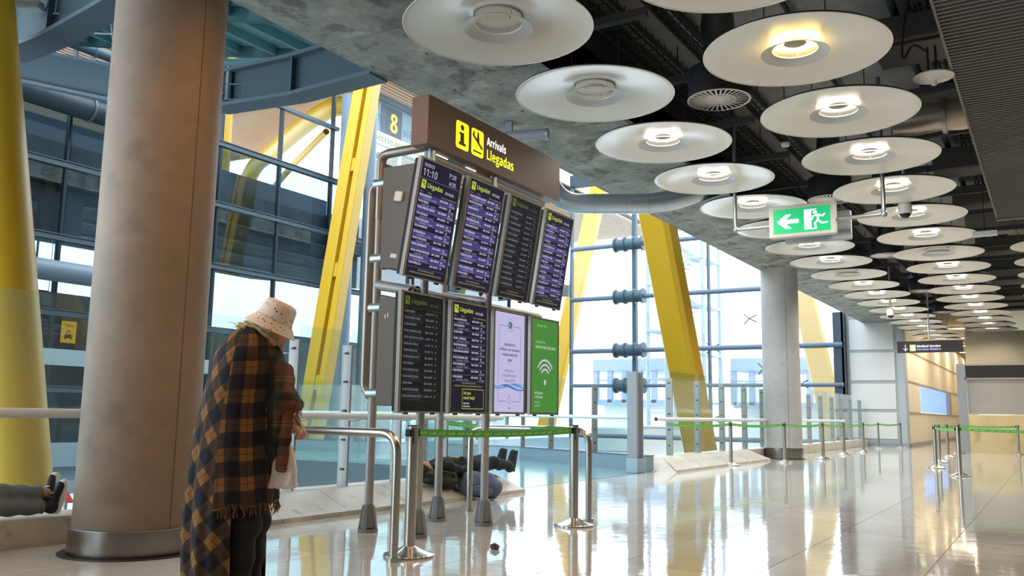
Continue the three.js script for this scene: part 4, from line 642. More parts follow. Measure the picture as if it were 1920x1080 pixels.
      c.textAlign = 'center'; c.fillStyle = '#2b2850'; c.font = 'bold 36px sans-serif';['Ayúdanos a', 'realizar un consumo', 'responsable del', 'agua'].forEach((t, i) => c.fillText(t, 256, 300 + i * 46, 360)); c.fillText('–', 256, 486); c.font = '36px sans-serif'; c.fillStyle = '#5a5680';['Help us to', 'consume water', 'responsibly'].forEach((t, i) => c.fillText(t, 256, 536 + i * 44, 300));
      for (let k = 0; k < 4; k++) { c.fillStyle = ['#7db4e8', '#4f8fd2', '#9fc8ee', '#3f78bf'][k]; c.beginPath(); c.moveTo(0, 640 + k * 8); for (let x = 0; x <= W; x += 16) c.lineTo(x, 655 + Math.sin(x / 82 + k * 0.8) * 22 + k * 5); for (let x = W; x >= 0; x -= 16) c.lineTo(x, 668 + Math.sin(x / 90 + k * 0.9 + 0.3) * 19 + k * 5); c.fill(); }
      c.strokeStyle = '#5a5490'; c.beginPath(); c.moveTo(256, 742); c.bezierCurveTo(220, 790, 225, 820, 256, 820); c.bezierCurveTo(287, 820, 292, 790, 256, 742); c.stroke(); c.fillStyle = '#2b2850'; c.font = 'bold 20px sans-serif'; c.fillText('aena', 262, 866); c.textAlign = 'left'; }),
    canvasTex(W, H, (c) => {
      c.fillStyle = '#4f9a3f'; c.fillRect(0, 0, W, H); c.fillStyle = '#c4e0b8'; c.font = 'bold 26px sans-serif'; c.beginPath(); c.moveTo(96, 60); c.lineTo(128, 44); c.lineTo(116, 62); c.lineTo(128, 80); c.fill(); c.fillText('aena', 136, 70); c.fillRect(212, 48, 3, 28); c.fillText('wifi', 228, 70);
      c.fillStyle = '#dcecd6'; c.font = '34px sans-serif'; c.fillText('Free Wi-Fi at', 62, 232); c.font = 'bold 35px sans-serif'; c.fillText('AIRPORT FREE WIFI AENA', 62, 282, 400); c.strokeStyle = '#dfe0f6'; c.lineWidth = 20; c.lineCap = 'round'; for (const r of [170, 125, 80]) { c.beginPath(); c.arc(256, 560, r, Math.PI * 1.2, Math.PI * 1.8); c.stroke(); } c.fillStyle = '#dfe0f6'; c.beginPath(); c.arc(256, 600, 22, 0, 7); c.fill(); c.fillRect(238, 590, 36, 40);
      c.fillStyle = '#dcecd6'; c.font = 'bold 32px sans-serif'; c.fillText('WiFi gratis,', 52, 720); c.fillText('e ilimitada', 52, 758); c.font = '26px sans-serif'; c.fillText('Free and', 52, 804); c.fillText('unlimited', 52, 836); }),
  ];
  const glowK = [0.46, 0.46, 0.3, 0.42, 0.26, 0.46, 0.5, 0.44];
  const faceG = new THREE.PlaneGeometry(0.56, 1.0).rotateY(Math.PI / 2), say = ['dark blue arrivals screen showing the time 11:10', 'second upper arrivals screen from the clock screen', 'dim third upper arrivals screen from the clock screen', 'upper arrivals screen at the far end of the stand', 'dim lower arrivals screen under the clock screen', 'lower arrivals screen with the need help box', 'lilac screen about using water responsibly', 'green wifi screen at the far end of the stand'];
  const bezel = std('#9b958c', 0.4, 0.6), rail = new RoundedBoxGeometry(0.04, 1.045, 0.014, 2, 0.003);
  for (let i = 0; i < 8; i++) {
    const up = i < 4, k = i % 4, zc = up ? -6.06 - k * 0.727 : -6.095 - k * 0.727, d = thing('arrivals_screen', say[i], 'screen', up ? [-4.67, 2.24, zc] : [-4.7, 1.085, zc], 0, 'screens on the arrivals stand');
    const tilt = up ? -0.165 : 0, y = 0.515, body = new THREE.Group(); d.rotation.z = tilt;
    obj('housing', rb(0.085, 1.02, 0.575, 0.01, -0.048, y, 0), M.black, d);
    obj('screen_face', faceG.clone().translate(0.001, y, 0), std('#050505', 0.3, 0, { map: screens[i], emissive: '#ffffff', emissiveMap: screens[i], emissiveIntensity: glowK[i] }), d);
    obj('bezel', [bx(0.012, 1.04, 0.014, 0.0, y, 0.293), bx(0.012, 1.04, 0.014, 0.0, y, -0.293), bx(0.012, 0.014, 0.59, 0, y + 0.513, 0), bx(0.012, 0.014, 0.59, 0, y - 0.513, 0)], bezel, d);
    objs('side_rail', [rail.clone().translate(-0.018, y, 0.302), rail.clone().translate(-0.018, y, -0.302)], bezel, d);
    if (k === 0) obj('rear_box', up ? profile([[-0.28, 0.09], [-0.06, 0.06], [0.07, 0.98], [-0.28, 0.98]], 0.275, -0.1).rotateZ(-tilt) : rb(0.19, 0.93, 0.375, 0.012, -0.185, y, 0.0875), up || i === 4 ? M.boxGrey : M.boxGrey, d);
    stuff(obj('latch', [bx(0.02, 0.02, 0.05, -0.02, -0.01, 0.18), bx(0.02, 0.02, 0.05, -0.02, -0.01, -0.2)], M.black, d));
    if (i === 0) { obj('access_point', rb(0.09, 0.09, 0.03, 0.014, -0.2, y + 0.16, 0.288), M.white, d); obj('type_label', bx(0.07, 0.035, 0.003, -0.16, y - 0.36, 0.2765), M.white, d); }
    else if (i === 4) obj('type_label', [bx(0.01, 0.04, 0.003, -0.2, y + 0.3, 0.2765), bx(0.01, 0.04, 0.003, -0.17, y + 0.31, 0.2765)], M.white, d);
  }
  // overhead sign
  const s = thing('arrivals_sign', 'long brown overhead sign reading Arrivals Llegadas with yellow pictograms', 'sign', [-4.72, 3.74, -7.36]);
  const tx = canvasTex(2048, 384, (c, w, h) => {
    c.fillStyle = '#5d4a40'; c.fillRect(0, 0, w, h);
    const icon = (x) => { c.fillStyle = '#fff21a'; c.beginPath(); c.roundRect(x, 90, 176, 224, 26); c.fill(); };
    icon(352); icon(566); c.fillStyle = '#40301f'; c.beginPath(); c.arc(438, 136, 24, 0, 7); c.fill(); c.fillRect(412, 176, 52, 88); c.fillRect(398, 176, 40, 20); c.fillRect(392, 258, 96, 24); plane(c, 655, 190, 172, '#40301f', 0.6); c.fillRect(590, 270, 128, 14);
    c.fillStyle = '#ffffff'; c.font = 'bold 96px sans-serif'; c.fillText('Arrivals', 790, 180, 300); c.fillStyle = '#fff21a'; c.font = 'bold 118px sans-serif'; c.fillText('Llegadas', 786, 300, 430);
  });
  const em = canvasTex(2048, 384, (c, w, h) => {
    c.fillStyle = '#000000'; c.fillRect(0, 0, w, h);
    const icon = (x) => { c.fillStyle = '#fff21a'; c.beginPath(); c.roundRect(x, 90, 176, 224, 26); c.fill(); };
    icon(352); icon(566); c.fillStyle = '#000'; c.beginPath(); c.arc(438, 136, 24, 0, 7); c.fill(); c.fillRect(412, 176, 52, 88); c.fillRect(398, 176, 40, 20); c.fillRect(392, 258, 96, 24); plane(c, 655, 190, 172, '#000', 0.6); c.fillRect(590, 270, 128, 14);
    c.fillStyle = '#ffffff'; c.font = 'bold 96px sans-serif'; c.fillText('Arrivals', 790, 180, 300); c.fillStyle = '#fff21a'; c.font = 'bold 118px sans-serif'; c.fillText('Llegadas', 786, 300, 430);
  });
  obj('sign_box', rb(0.2, 0.47, 2.5, 0.012, -0.1, 0, 0), std('#86695a', 0.45), s);
  obj('sign_face', new THREE.PlaneGeometry(2.49, 0.465).rotateY(Math.PI / 2).translate(0.002, 0, 0), std('#ffffff', 0.4, 0, { map: tx, emissive: '#ffffff', emissiveMap: em, emissiveIntensity: 0.7 }), s);
  objs('sign_light', [bx(0.03, 0.008, 0.2, -0.15, -0.238, 0.85), bx(0.03, 0.008, 0.16, -0.15, -0.238, 0.35)], std('#ffffff', 0.5, 0, { emissive: '#ffffff', emissiveIntensity: 2.5 }), s);
  objs('bracket', [rod(V(-0.08, -0.36, 1.08), V(-0.08, -0.2, 1.08), 0.04, 14), rod(V(-0.08, -0.36, 0.02), V(-0.08, -0.2, 0.02), 0.04, 14)], M.galv, s);
  const cm = thing('tube_camera', 'grey tube camera on the soffit just above the arrivals sign', 'camera', [-6.2, 4.98, -10.2], 0.25); obj('tube', rod(V(-0.45, 0, 0), V(0.35, 0, 0), 0.075, 20), M.grey, cm); obj('end_cap', rod(V(0.35, 0, 0), V(0.38, 0, 0), 0.08, 20), M.galv, cm); obj('mount', bx(0.1, 0.15, 0.06, -0.2, 0.14, 0), M.grey, cm);
}

// ---------------------------------------------------------------- hoops, rope stanchions and tapes
{
  const hoop = (label, xa, xb, z, h) => {
    const t = thing('steel_hoop', label, 'barrier', [xa, 0, z]); const L = xb - xa;
    obj('tube', pipe([V(0, 0.01, 0), V(0, h, 0), V(L, h, 0), V(L, 0.01, 0)], 0.033, 0.16, 20), M.steel, t);
    objs('foot_ring', [cyl(0.052, 0.03, 0, 0, 0, 24), cyl(0.052, 0.03, L, 0, 0, 24)], M.steel, t);
  };
  hoop('brushed steel hoop barrier beside the plaid wearer', -5.69, -4.2, -5.18, 0.925);
  hoop('brushed steel hoop barrier under the green wifi screen', -5.67, -4.18, -8.3, 0.925);
  const H = 0.985, poleG = merge([cyl(0.042, H - 0.04, 0, 0.03, 0, 28), lathe([[0.042, H - 0.012], [0.038, H], [0, H]], 28)]), baseG = lathe([[0.195, 0.0], [0.198, 0.012], [0.19, 0.022], [0.1, 0.05], [0.05, 0.075], [0.037, 0.08]], 48);
  const capG = merge([rb(0.062, 0.13, 0.07, 0.008, 0, H - 0.085, 0), cyl(0.041, 0.012, 0, H - 0.012, 0, 24)]), clipG = merge([rb(0.03, 0.055, 0.05, 0.004, 0.045, H - 0.06, 0), rb(0.03, 0.055, 0.05, 0.004, -0.045, H - 0.06, 0)]);
  const bd = thing; let first;
  const stan = (x, z, label, group, turn = 0) => {
    const t = thing('rope_stanchion', label, 'stanchion', [x, 0, z], turn, group);
    obj('pole', poleG, M.steel, t); obj('base', baseG, phy('#c9c6c0', 0.16, 1), t); obj('tape_cassette', capG, M.black, t); obj('tape_slot', clipG, M.black, t);
  };
  const tapeTex = canvasTex(1024, 64, (c, w, h) => { c.fillStyle = '#52a84c'; c.fillRect(0, 0, w, h); c.fillStyle = '#e3d86a'; for (let x = 70; x < w; x += 120) { c.beginPath(); c.moveTo(x, 32); c.lineTo(x + 24, 16); c.lineTo(x + 15, 32); c.lineTo(x + 24, 48); c.fill(); c.font = 'bold 20px sans-serif'; c.fillText('aena', x + 28, 40); } });
  tapeTex.wrapS = THREE.RepeatWrapping;
  const tapeM = std('#ffffff', 0.55, 0, { map: tapeTex, side: THREE.DoubleSide });
  const tape = (a, b, label, sag = 0.035, twist = 0) => {
    const n = 28, L = a.distanceTo(b), d = b.clone().sub(a).normalize(), s = V(d.z, 0, -d.x), P = [], U = [], I = [];
    for (const side of [1, -1]) for (let i = 0; i <= n; i++) { const t = i / n, p = a.clone().lerp(b, t); p.y -= sag * 4 * t * (1 - t); const w = 0.03, tw = twist * Math.sin(Math.PI * t); for (const k of [-1, 1]) { P.push(p.x + s.x * (0.0008 * side + k * w * Math.sin(tw)), p.y + k * w * Math.cos(tw), p.z + s.z * (0.0008 * side + k * w * Math.sin(tw))); U.push(t * L / 1.02 * side, k > 0 ? 1 : 0); } }
    for (const o of [0, (n + 1) * 2]) for (let i = 0; i < n; i++) { const q = o + i * 2; o ? I.push(q, q + 1, q + 2, q + 1, q + 3, q + 2) : I.push(q, q + 2, q + 1, q + 1, q + 2, q + 3); }
    const g = new THREE.BufferGeometry(); g.setAttribute('position', new THREE.Float32BufferAttribute(P, 3)); g.setAttribute('uv', new THREE.Float32BufferAttribute(U, 2)); g.setIndex(I); g.computeVertexNormals();
    const m = obj('barrier_tape', g, tapeM); tag(m, label, 'tape'); return m;
  };
  const T = 0.928, tp = (x, z, dx = 0, dz = 0) => V(x + dx, T, z + dz);
  stan(-4.26, -5.44, 'steel rope stanchion next to the near hoop barrier', 'rope stanchions', 1.5); stan(-4.13, -7.88, 'steel rope stanchion next to the hoop under the wifi screen', 'rope stanchions', 1.5);
  tape(tp(-4.26, -5.44, 0.0, -0.05), tp(-4.13, -7.88, 0, 0.05), 'green barrier tape between the two near stanchions', 0.02);
  tape(tp(-4.13, -7.88, -0.05, -0.02), V(-6.74, 0.96, -9.3), 'green barrier tape from the wifi stanchion back to the balustrade', 0.03, 0.5);
  const row = [[-6.41, -19.92], [-5.79, -22.2], [-5.52, -25.15], [-5.68, -28.74], [-5.64, -31.72], [-5.93, -36.44], [-5.35, -38.0]];
  row.forEach(([x, z], i) => stan(x, z, `${ord(i)} stanchion from the viewer in the far rope line beside the window`, 'far rope line', 1.4));
  const near = [-6.74, -16.85]; [near, ...row].forEach(([x, z], i, r) => { if (i + 1 < r.length) { const a = tp(x, z), b = tp(r[i + 1][0], r[i + 1][1]), d = b.clone().sub(a).setLength(0.05); tape(a.clone().add(d), b.clone().sub(d), i ? `${ord(i)} green tape span of the far rope line from the viewer` : 'green tape span tied from the far balustrade to the first stanchion', 0.04); } });
  const grp = [[0.9, -19.6], [-1.73, -19.8], [-2.47, -22.68], [-2.73, -25.96], [-2.88, -29.6], [-2.93, -33.9]];
  grp.forEach(([x, z], i) => { if (i) stan(x, z, `${ord(i - 1)} stanchion from the viewer in the rope line before the kiosk`, 'kiosk rope line', i === 1 ? 0 : 1.5); });
  stan(-1.2, -34.6, 'stanchion standing against the marble kiosk counter', 'kiosk rope line', 0);
  grp.forEach(([x, z], i, r) => { if (i + 1 < r.length) { const a = tp(x, z), b = tp(r[i + 1][0], r[i + 1][1]), d = b.clone().sub(a).setLength(0.05); tape(a.clone().add(d), b.clone().sub(d), i ? `${ord(i)} green tape span of the kiosk rope line from the viewer` : 'green tape span running off the picture edge before the kiosk', 0.03); } });
  tape(tp(-2.93, -33.9, 0.05, -0.02), tp(-1.2, -34.6, -0.05), 'green tape span beside the marble kiosk counter', 0.03);
  stan(0.9, -19.6, 'stanchion just outside the frame holding the kiosk tape', 'kiosk rope line', 0);
  const cl = tag(obj('crumpled_foil', (() => { const g = new THREE.IcosahedronGeometry(0.03, 2), p = g.attributes.position; for (let i = 0; i < p.count; i++) { const k = 0.6 + 0.8 * hash(Math.round(p.getX(i) * 900), Math.round(p.getY(i) * 900) + Math.round(p.getZ(i) * 500), 5); p.setXYZ(i, p.getX(i) * k * 1.3, p.getY(i) * k * 0.8, p.getZ(i) * k); } g.computeVertexNormals(); return g; })(), std('#5d5750', 0.4, 0.3)), 'small crumpled scrap lying on the polished floor', 'scrap'); cl.position.set(-3.93, 0.018, -6.13);
}

// ---------------------------------------------------------------- people
const smin = (a, b, k) => { const h = Math.max(k - Math.abs(a - b), 0) / k; return Math.min(a, b) - h * h * k * 0.25; };
const capsule = (a, b, ra, rb) => { const bx_ = b[0] - a[0], by = b[1] - a[1], bz = b[2] - a[2], L2 = bx_ * bx_ + by * by + bz * bz || 1e-9; return (x, y, z) => { const px = x - a[0], py = y - a[1], pz = z - a[2]; const t = Math.max(0, Math.min(1, (px * bx_ + py * by + pz * bz) / L2)); return Math.hypot(px - bx_ * t, py - by * t, pz - bz * t) - (ra + (rb - ra) * t); }; };
const ball = (c, r) => { const [rx, ry, rz] = [].concat(r, r, r), m = Math.min(rx, ry, rz); return (x, y, z) => { const q = Math.hypot((x - c[0]) / rx, (y - c[1]) / ry, (z - c[2]) / rz); return (q - 1) * m; }; };
function blend(list, k = 0.04) { return (x, y, z) => { let d = 9; for (const f of list) d = smin(d, f(x, y, z), k); return d; }; }
function sdfMesh(fn, lo, hi, cell) {
  const size = Math.max(hi[0] - lo[0], hi[1] - lo[1], hi[2] - lo[2]) + cell * 4, n = Math.ceil(size / cell) + 2, c = [0, 1, 2].map((k) => (lo[k] + hi[k]) / 2);
  const mc = new MarchingCubes(n, new THREE.MeshStandardMaterial(), false, false, 400000); mc.isolation = 0; const h = size / 2;
  for (let k = 0; k < n; k++) for (let j = 0; j < n; j++) for (let i = 0; i < n; i++) {
    const x = c[0] + (i - n / 2) / (n / 2) * h, y = c[1] + (j - n / 2) / (n / 2) * h, z = c[2] + (k - n / 2) / (n / 2) * h;
    const out = x < lo[0] - cell * 2 || x > hi[0] + cell * 2 || y < lo[1] - cell * 2 || y > hi[1] + cell * 2 || z < lo[2] - cell * 2 || z > hi[2] + cell * 2;
    mc.field[i + j * n + k * n * n] = out ? -1 : -fn(x, y, z);
  }
  mc.update();
  const cnt = mc.count ?? mc.geometry.drawRange.count, p = mc.positionArray.slice(0, cnt * 3), g = new THREE.BufferGeometry(); for (let i = 0; i < cnt; i++) for (let a = 0; a < 3; a++) p[i * 3 + a] = p[i * 3 + a] * h + c[a];
  g.setAttribute('position', new THREE.BufferAttribute(p, 3)); const m = mergeVertices(g, 1e-5); m.computeVertexNormals(); return m;
}
const planarUV = (g, ax = 0, ay = 1, s = 1) => { const p = g.attributes.position.array, u = new Float32Array(p.length / 3 * 2); for (let i = 0; i < p.length / 3; i++) { u[i * 2] = p[i * 3 + ax] * s; u[i * 2 + 1] = p[i * 3 + ay] * s; } g.setAttribute('uv', new THREE.BufferAttribute(u, 2)); return g; };
function hand(w, dir, palm, curl, side, r = 0.0085) {       // bones of a hand: wrist w, pointing along dir, palm normal, curl in radians
  const D = V(...dir).normalize(), N = V(...palm).normalize(), S = V(0, 0, 0).crossVectors(D, N).multiplyScalar(side), W = V(...w), out = [], P = (a, b, c) => W.clone().addScaledVector(D, a).addScaledVector(S, b).addScaledVector(N, c).toArray();
  out.push(capsule(P(0, 0, 0), P(0.075, 0.018, 0), 0.024, 0.018), capsule(P(0.01, -0.01, 0), P(0.08, -0.02, 0), 0.022, 0.016));
  [[-0.03, 0.062], [-0.01, 0.074], [0.011, 0.07], [0.03, 0.054]].forEach(([b, L], i) => { let p = [0.085, b, 0], a = curl * 0.5; for (let k = 0; k < 3; k++) { const l = L * [0.46, 0.32, 0.22][k], q = [p[0] + Math.cos(a) * l, p[1] + b * 0.06, p[2] + Math.sin(a) * l]; out.push(capsule(P(...p), P(...q), r - k * 0.0008, r - (k + 1) * 0.0008)); p = q; a += curl; } });
  out.push(capsule(P(0.02, -0.03, 0.008), P(0.05, -0.052, 0.022), 0.011, 0.0095), capsule(P(0.05, -0.052, 0.022), P(0.078, -0.05, 0.034), 0.0095, 0.008));
  return out;
}
function headBones(c, face, up) {                            // c head centre; face and up directions
  const F = V(...face).normalize(), Uu = V(...up).normalize(), S = V(0, 0, 0).crossVectors(Uu, F), P = (f, u, s) => V(...c).addScaledVector(F, f).addScaledVector(Uu, u).addScaledVector(S, s).toArray();
  const L = [capsule(P(-0.02, 0.03, 0), P(0.012, 0.025, 0), 0.088, 0.078), capsule(P(0.02, -0.02, 0), P(0.04, -0.085, 0), 0.062, 0.034), capsule(P(0.085, 0.005, 0), P(0.108, -0.03, 0), 0.009, 0.014), capsule(P(0.07, 0.035, -0.035), P(0.07, 0.035, 0.035), 0.018, 0.018), capsule(P(0.074, -0.066, -0.018), P(0.074, -0.066, 0.018), 0.009, 0.009)];
  for (const s of [-1, 1]) L.push(capsule(P(-0.01, 0.02, 0.078 * s), P(-0.012, -0.025, 0.074 * s), 0.014, 0.01), ball(P(0.062, -0.02, 0.035 * s), 0.026));
  return { L, P, eyes: [-1, 1].map((s) => P(0.077, 0.012, 0.031 * s)) };
}
const skin = std('#c08f72', 0.55), blackCloth = std('#17191d', 0.9, 0, { bumpMap: rep(TX.fine, 12), bumpScale: 0.002 });
const weave = (c, w, h) => { for (let i = 0; i < 9000; i++) { c.fillStyle = rnd() > 0.5 ? 'rgba(255,240,220,0.05)' : 'rgba(0,0,0,0.09)'; c.fillRect(rnd() * w, rnd() * h, 3, 1); } };
const plaidTex = canvasTex(512, 512, (c, w, h) => { c.fillStyle = '#11121b'; c.fillRect(0, 0, w, h); c.fillStyle = 'rgba(160,104,42,0.32)'; c.fillRect(0, 0, w * 0.46, h); c.fillRect(0, 0, w, h * 0.46); c.fillStyle = 'rgba(200,134,48,0.32)'; c.fillRect(0, 0, w * 0.46, h * 0.46); c.fillStyle = 'rgba(10,10,16,0.35)'; c.fillRect(w * 0.2, 0, w * 0.03, h); c.fillRect(0, h * 0.2, w, h * 0.03); weave(c, w, h); });
plaidTex.wrapS = plaidTex.wrapT = THREE.RepeatWrapping; plaidTex.repeat.set(1 / 0.15, 1 / 0.15);
const shawlTex = canvasTex(512, 512, (c, w, h) => { c.fillStyle = '#37352a'; c.fillRect(0, 0, w, h); c.fillStyle = 'rgba(120,60,36,0.55)'; c.fillRect(0, 0, w * 0.3, h); c.fillRect(0, h * 0.5, w, h * 0.22); c.fillStyle = 'rgba(190,140,80,0.7)';[0.34, 0.4, 0.44].forEach((t) => { c.fillRect(w * t, 0, 6, h); c.fillRect(0, h * (t + 0.4), w, 6); }); c.fillStyle = 'rgba(16,18,16,0.6)'; c.fillRect(w * 0.62, 0, w * 0.2, h); c.fillRect(0, h * 0.1, w, h * 0.18); weave(c, w, h); });
shawlTex.wrapS = shawlTex.wrapT = THREE.RepeatWrapping; shawlTex.repeat.set(1 / 0.24, 1 / 0.24);
const plaidM = phy('#ffffff', 0.95, 0, { map: plaidTex, side: THREE.DoubleSide, sheen: 0.12, sheenRoughness: 0.6 }), shawlM = phy('#ffffff', 0.95, 0, { map: shawlTex, side: THREE.DoubleSide });
// person wrapped in a plaid blanket, bowed over, seen from the side
{
  const T = [-3.79, 0, -3.35], turn = 0.55559;
  const p = thing('person', 'stooped person wrapped in a long orange and navy plaid blanket wearing a spotted bucket hat', 'person', T, turn);
  const face = [0.72, -0.69, 0.05], up = [0.66, 0.74, 0], hd = headBones([0.12, 1.512, 0], face, up);
  const arms = [1, -1].flatMap((s) => [capsule([0.02, 1.36, 0.14 * s], [0.08, 1.13, 0.13 * s], 0.05, 0.042), capsule([0.08, 1.13, 0.13 * s], [0.235, 1.05, 0.07 * s], 0.04, 0.028)]);
  const legs = [1, -1].flatMap((s) => [capsule([-0.03, 0.86, 0.085 * s], [0.06, 0.5, 0.09 * s], 0.085, 0.058), capsule([0.06, 0.5, 0.09 * s], [0.05, 0.1, 0.1 * s], 0.056, 0.038), capsule([0.04, 0.06, 0.1 * s], [0.17, 0.035, 0.11 * s], 0.036, 0.028)]);
  const torso = [capsule([-0.05, 0.9, 0], [-0.06, 1.12, 0], 0.135, 0.13), capsule([-0.06, 1.12, 0], [-0.01, 1.34, 0], 0.13, 0.12), capsule([-0.01, 1.36, 0.1], [-0.01, 1.36, -0.1], 0.085, 0.085), capsule([0, 1.38, 0], [0.07, 1.47, 0], 0.06, 0.052)];
  const bodyF = blend([...torso, ...arms, ...legs], 0.05), headF = blend(hd.L, 0.03), hands = [hand([0.24, 1.045, 0.068], [0.75, -0.65, -0.2], [-0.6, -0.6, -0.1], 0.75, 1), hand([0.24, 1.045, -0.068], [0.75, -0.65, 0.2], [-0.6, -0.6, 0.1], 0.75, -1)].map((h) => blend(h, 0.012));
  const parts = [sdfMesh((x, y, z) => smin(bodyF(x, y, z), headF(x, y, z), 0.02), [-0.25, 0, -0.27], [0.26, 1.5, 0.27], 0.018), sdfMesh(headF, [-0.02, 1.38, -0.12], [0.26, 1.64, 0.12], 0.006), ...hands.map((h, i) => sdfMesh(h, [0.19, 0.88, i ? -0.14 : -0.02], [0.36, 1.08, i ? 0.02 : 0.14], 0.004))];
  obj('body', parts, skin, p); obj('eyes', hd.eyes.map((e) => new THREE.SphereGeometry(0.011, 10, 8).translate(...e)), std('#e8e4dc', 0.3), p);
  obj('trousers', planarUV(sdfMesh((x, y, z) => blend([...legs.filter((_, i) => i % 3 < 2), torso[0]], 0.06)(x, y, z) - 0.018 - 0.006 * Math.sin(y * 38 + x * 20), [-0.24, 0.1, -0.26], [0.19, 1.0, 0.26], 0.014), 0, 1), blackCloth, p);
  for (const s of [1, -1]) obj('shoe', sdfMesh(blend([capsule([0.01, 0.06, 0.1 * s], [0.16, 0.04, 0.112 * s], 0.048, 0.038), capsule([0.02, 0.1, 0.1 * s], [0.02, 0.05, 0.1 * s], 0.044, 0.046)], 0.03), [-0.06, 0.002, 0.1 * s - 0.08], [0.22, 0.16, 0.1 * s + 0.09], 0.009), M.black, p);
  // blanket
  const prof = [[1.545, -0.035, 0.06, 0.06], [1.525, -0.06, 0.085, 0.09], [1.5, -0.09, 0.105, 0.13], [1.455, -0.128, 0.15, 0.18], [1.38, -0.168, 0.178, 0.225], [1.28, -0.19, 0.185, 0.245], [1.17, -0.212, 0.178, 0.25], [1.09, -0.224, 0.168, 0.245], [0.93, -0.254, 0.168, 0.235], [0.81, -0.27, 0.174, 0.235], [0.67, -0.28, 0.184, 0.235], [0.44, -0.29, 0.195, 0.235], [0.2, -0.268, 0.2, 0.23], [0.05, -0.266, 0.2, 0.23]];
  const at = (y) => { for (let i = 0; i + 1 < prof.length; i++) if (y <= prof[i][0] && y >= prof[i + 1][0]) { const t = (prof[i][0] - y) / (prof[i][0] - prof[i + 1][0]); return [1, 2, 3].map((k) => prof[i][k] + (prof[i + 1][k] - prof[i][k]) * t); } return (y > 1.5 ? prof[0] : prof[prof.length - 1]).slice(1); };
  function drape(a0, a1, hem, off, ang, seedF, amp = 1, top = 1.545) {
    const nu = 90, nv = 90, P = [], U = [], I = [], ca = Math.cos(ang), sa = Math.sin(ang);
    for (let j = 0; j <= nv; j++) for (let i = 0; i <= nu; i++) {
      const th = a0 + (a1 - a0) * i / nu, y = top + (hem(th) - top) * Math.pow(j / nv, 0.9), [l, r, b] = at(y), low = Math.min(1, Math.max(0, (1.42 - y) / 1.1));
      const f = 1 + amp * (low * (0.045 * Math.sin(7 * th + seedF + y * 1.1) + 0.03 * Math.sin(13 * th + seedF * 2 - y * 1.7) + 0.018 * Math.sin(23 * th + y * 3)) + 0.012 * Math.sin(5 * th + y * 14) * (1 - low));
      const a = (r - l) / 2 + off, bb = b + off; P.push((l + r) / 2 + a * f * Math.cos(th), y + 0.006 * Math.sin(9 * th + seedF) * low, bb * f * Math.sin(th)); const s = th * 0.24; U.push(s * ca - y * sa, s * sa + y * ca);
    }
    for (let j = 0; j < nv; j++) for (let i = 0; i < nu; i++) { const q = j * (nu + 1) + i; I.push(q, q + nu + 1, q + 1, q + 1, q + nu + 1, q + nu + 2); }
    const g = new THREE.BufferGeometry(); g.setAttribute('position', new THREE.Float32BufferAttribute(P, 3)); g.setAttribute('uv', new THREE.Float32BufferAttribute(U, 2)); g.setIndex(I); g.computeVertexNormals(); return g;
  }
  const blanket = obj('blanket', drape(1.25, 5.35, (t) => 0.09 + 0.03 * Math.sin(t * 3), 0.0, 0.7, 0.5), plaidM, p);
  obj('front_fold', drape(-0.9, 1.62, (t) => 0.6 - 0.02 * t, 0.014, 0.06, 2.2, 0.55), plaidM, blanket);
  const fr = []; for (let i = 0; i < 60; i++) { const th = -0.4 + i / 60 * 1.95, [l, r, b] = at(0.6), a = (r - l) / 2 + 0.015, x = (l + r) / 2 + a * Math.cos(th), z = (b + 0.015) * Math.sin(th), L = rr(0.03, 0.075), dx = rr(-0.014, 0.014); fr.push(new THREE.TubeGeometry(new THREE.CatmullRomCurve3([V(x, 0.6, z), V(x + dx, 0.6 - L * 0.5, z + 0.004), V(x + dx * 1.6, 0.6 - L, z)]), 4, 0.0022, 4)); }
  obj('fringe', fr, std('#6b4a2c', 0.9), blanket).userData.kind = 'stuff';
  // shawl gathered over the arms in front
  const sh = blend([capsule([0.1, 1.42, 0.03], [0.17, 1.29, 0.08], 0.055, 0.062), capsule([0.17, 1.29, 0.08], [0.205, 1.14, 0.09], 0.062, 0.066), capsule([0.14, 1.32, -0.06], [0.2, 1.13, -0.08], 0.06, 0.06), capsule([0.205, 1.13, 0.09], [0.275, 1.11, 0.04], 0.062, 0.036), capsule([0.2, 1.12, -0.08], [0.275, 1.11, -0.01], 0.05, 0.036), capsule([0.2, 1.28, 0], [0.22, 1.1, 0.02], 0.055, 0.055), capsule([0.195, 1.1, 0.09], [0.185, 0.86, 0.09], 0.05, 0.038)], 0.05);
  const shawl = obj('shawl', planarUV(sdfMesh((x, y, z) => sh(x, y, z) - 0.005 * Math.sin(x * 60 + y * 24 + z * 20) - 0.003 * Math.sin(y * 80 - x * 40), [-0.04, 0.78, -0.22], [0.36, 1.54, 0.25], 0.012), 0, 1), shawlM, p);
  obj('shawl_end', planarUV(sdfMesh(blend([capsule([0.255, 1.08, 0.09], [0.25, 0.93, 0.1], 0.034, 0.03), capsule([0.25, 0.93, 0.1], [0.235, 0.78, 0.11], 0.032, 0.024), capsule([0.255, 0.86, 0.1], [0.262, 0.77, 0.105], 0.02, 0.014)], 0.03), [0.18, 0.73, 0.03], [0.32, 1.13, 0.17], 0.008), 0, 1), shawlM, shawl);
  const sf = []; for (let i = 0; i < 40; i++) { const y = rr(1.02, 1.16), x = 0.285 + rr(-0.01, 0.02); sf.push(new THREE.TubeGeometry(new THREE.CatmullRomCurve3([V(x - 0.01, y, rr(0.02, 0.09)), V(x + rr(0, 0.025), y - 0.02, rr(0.03, 0.1)), V(x + rr(0, 0.03), y - rr(0.03, 0.07), rr(0.03, 0.1))]), 4, 0.0022, 4)); }
  obj('shawl_fringe', sf, std('#8a6a55', 0.9), shawl).userData.kind = 'stuff';
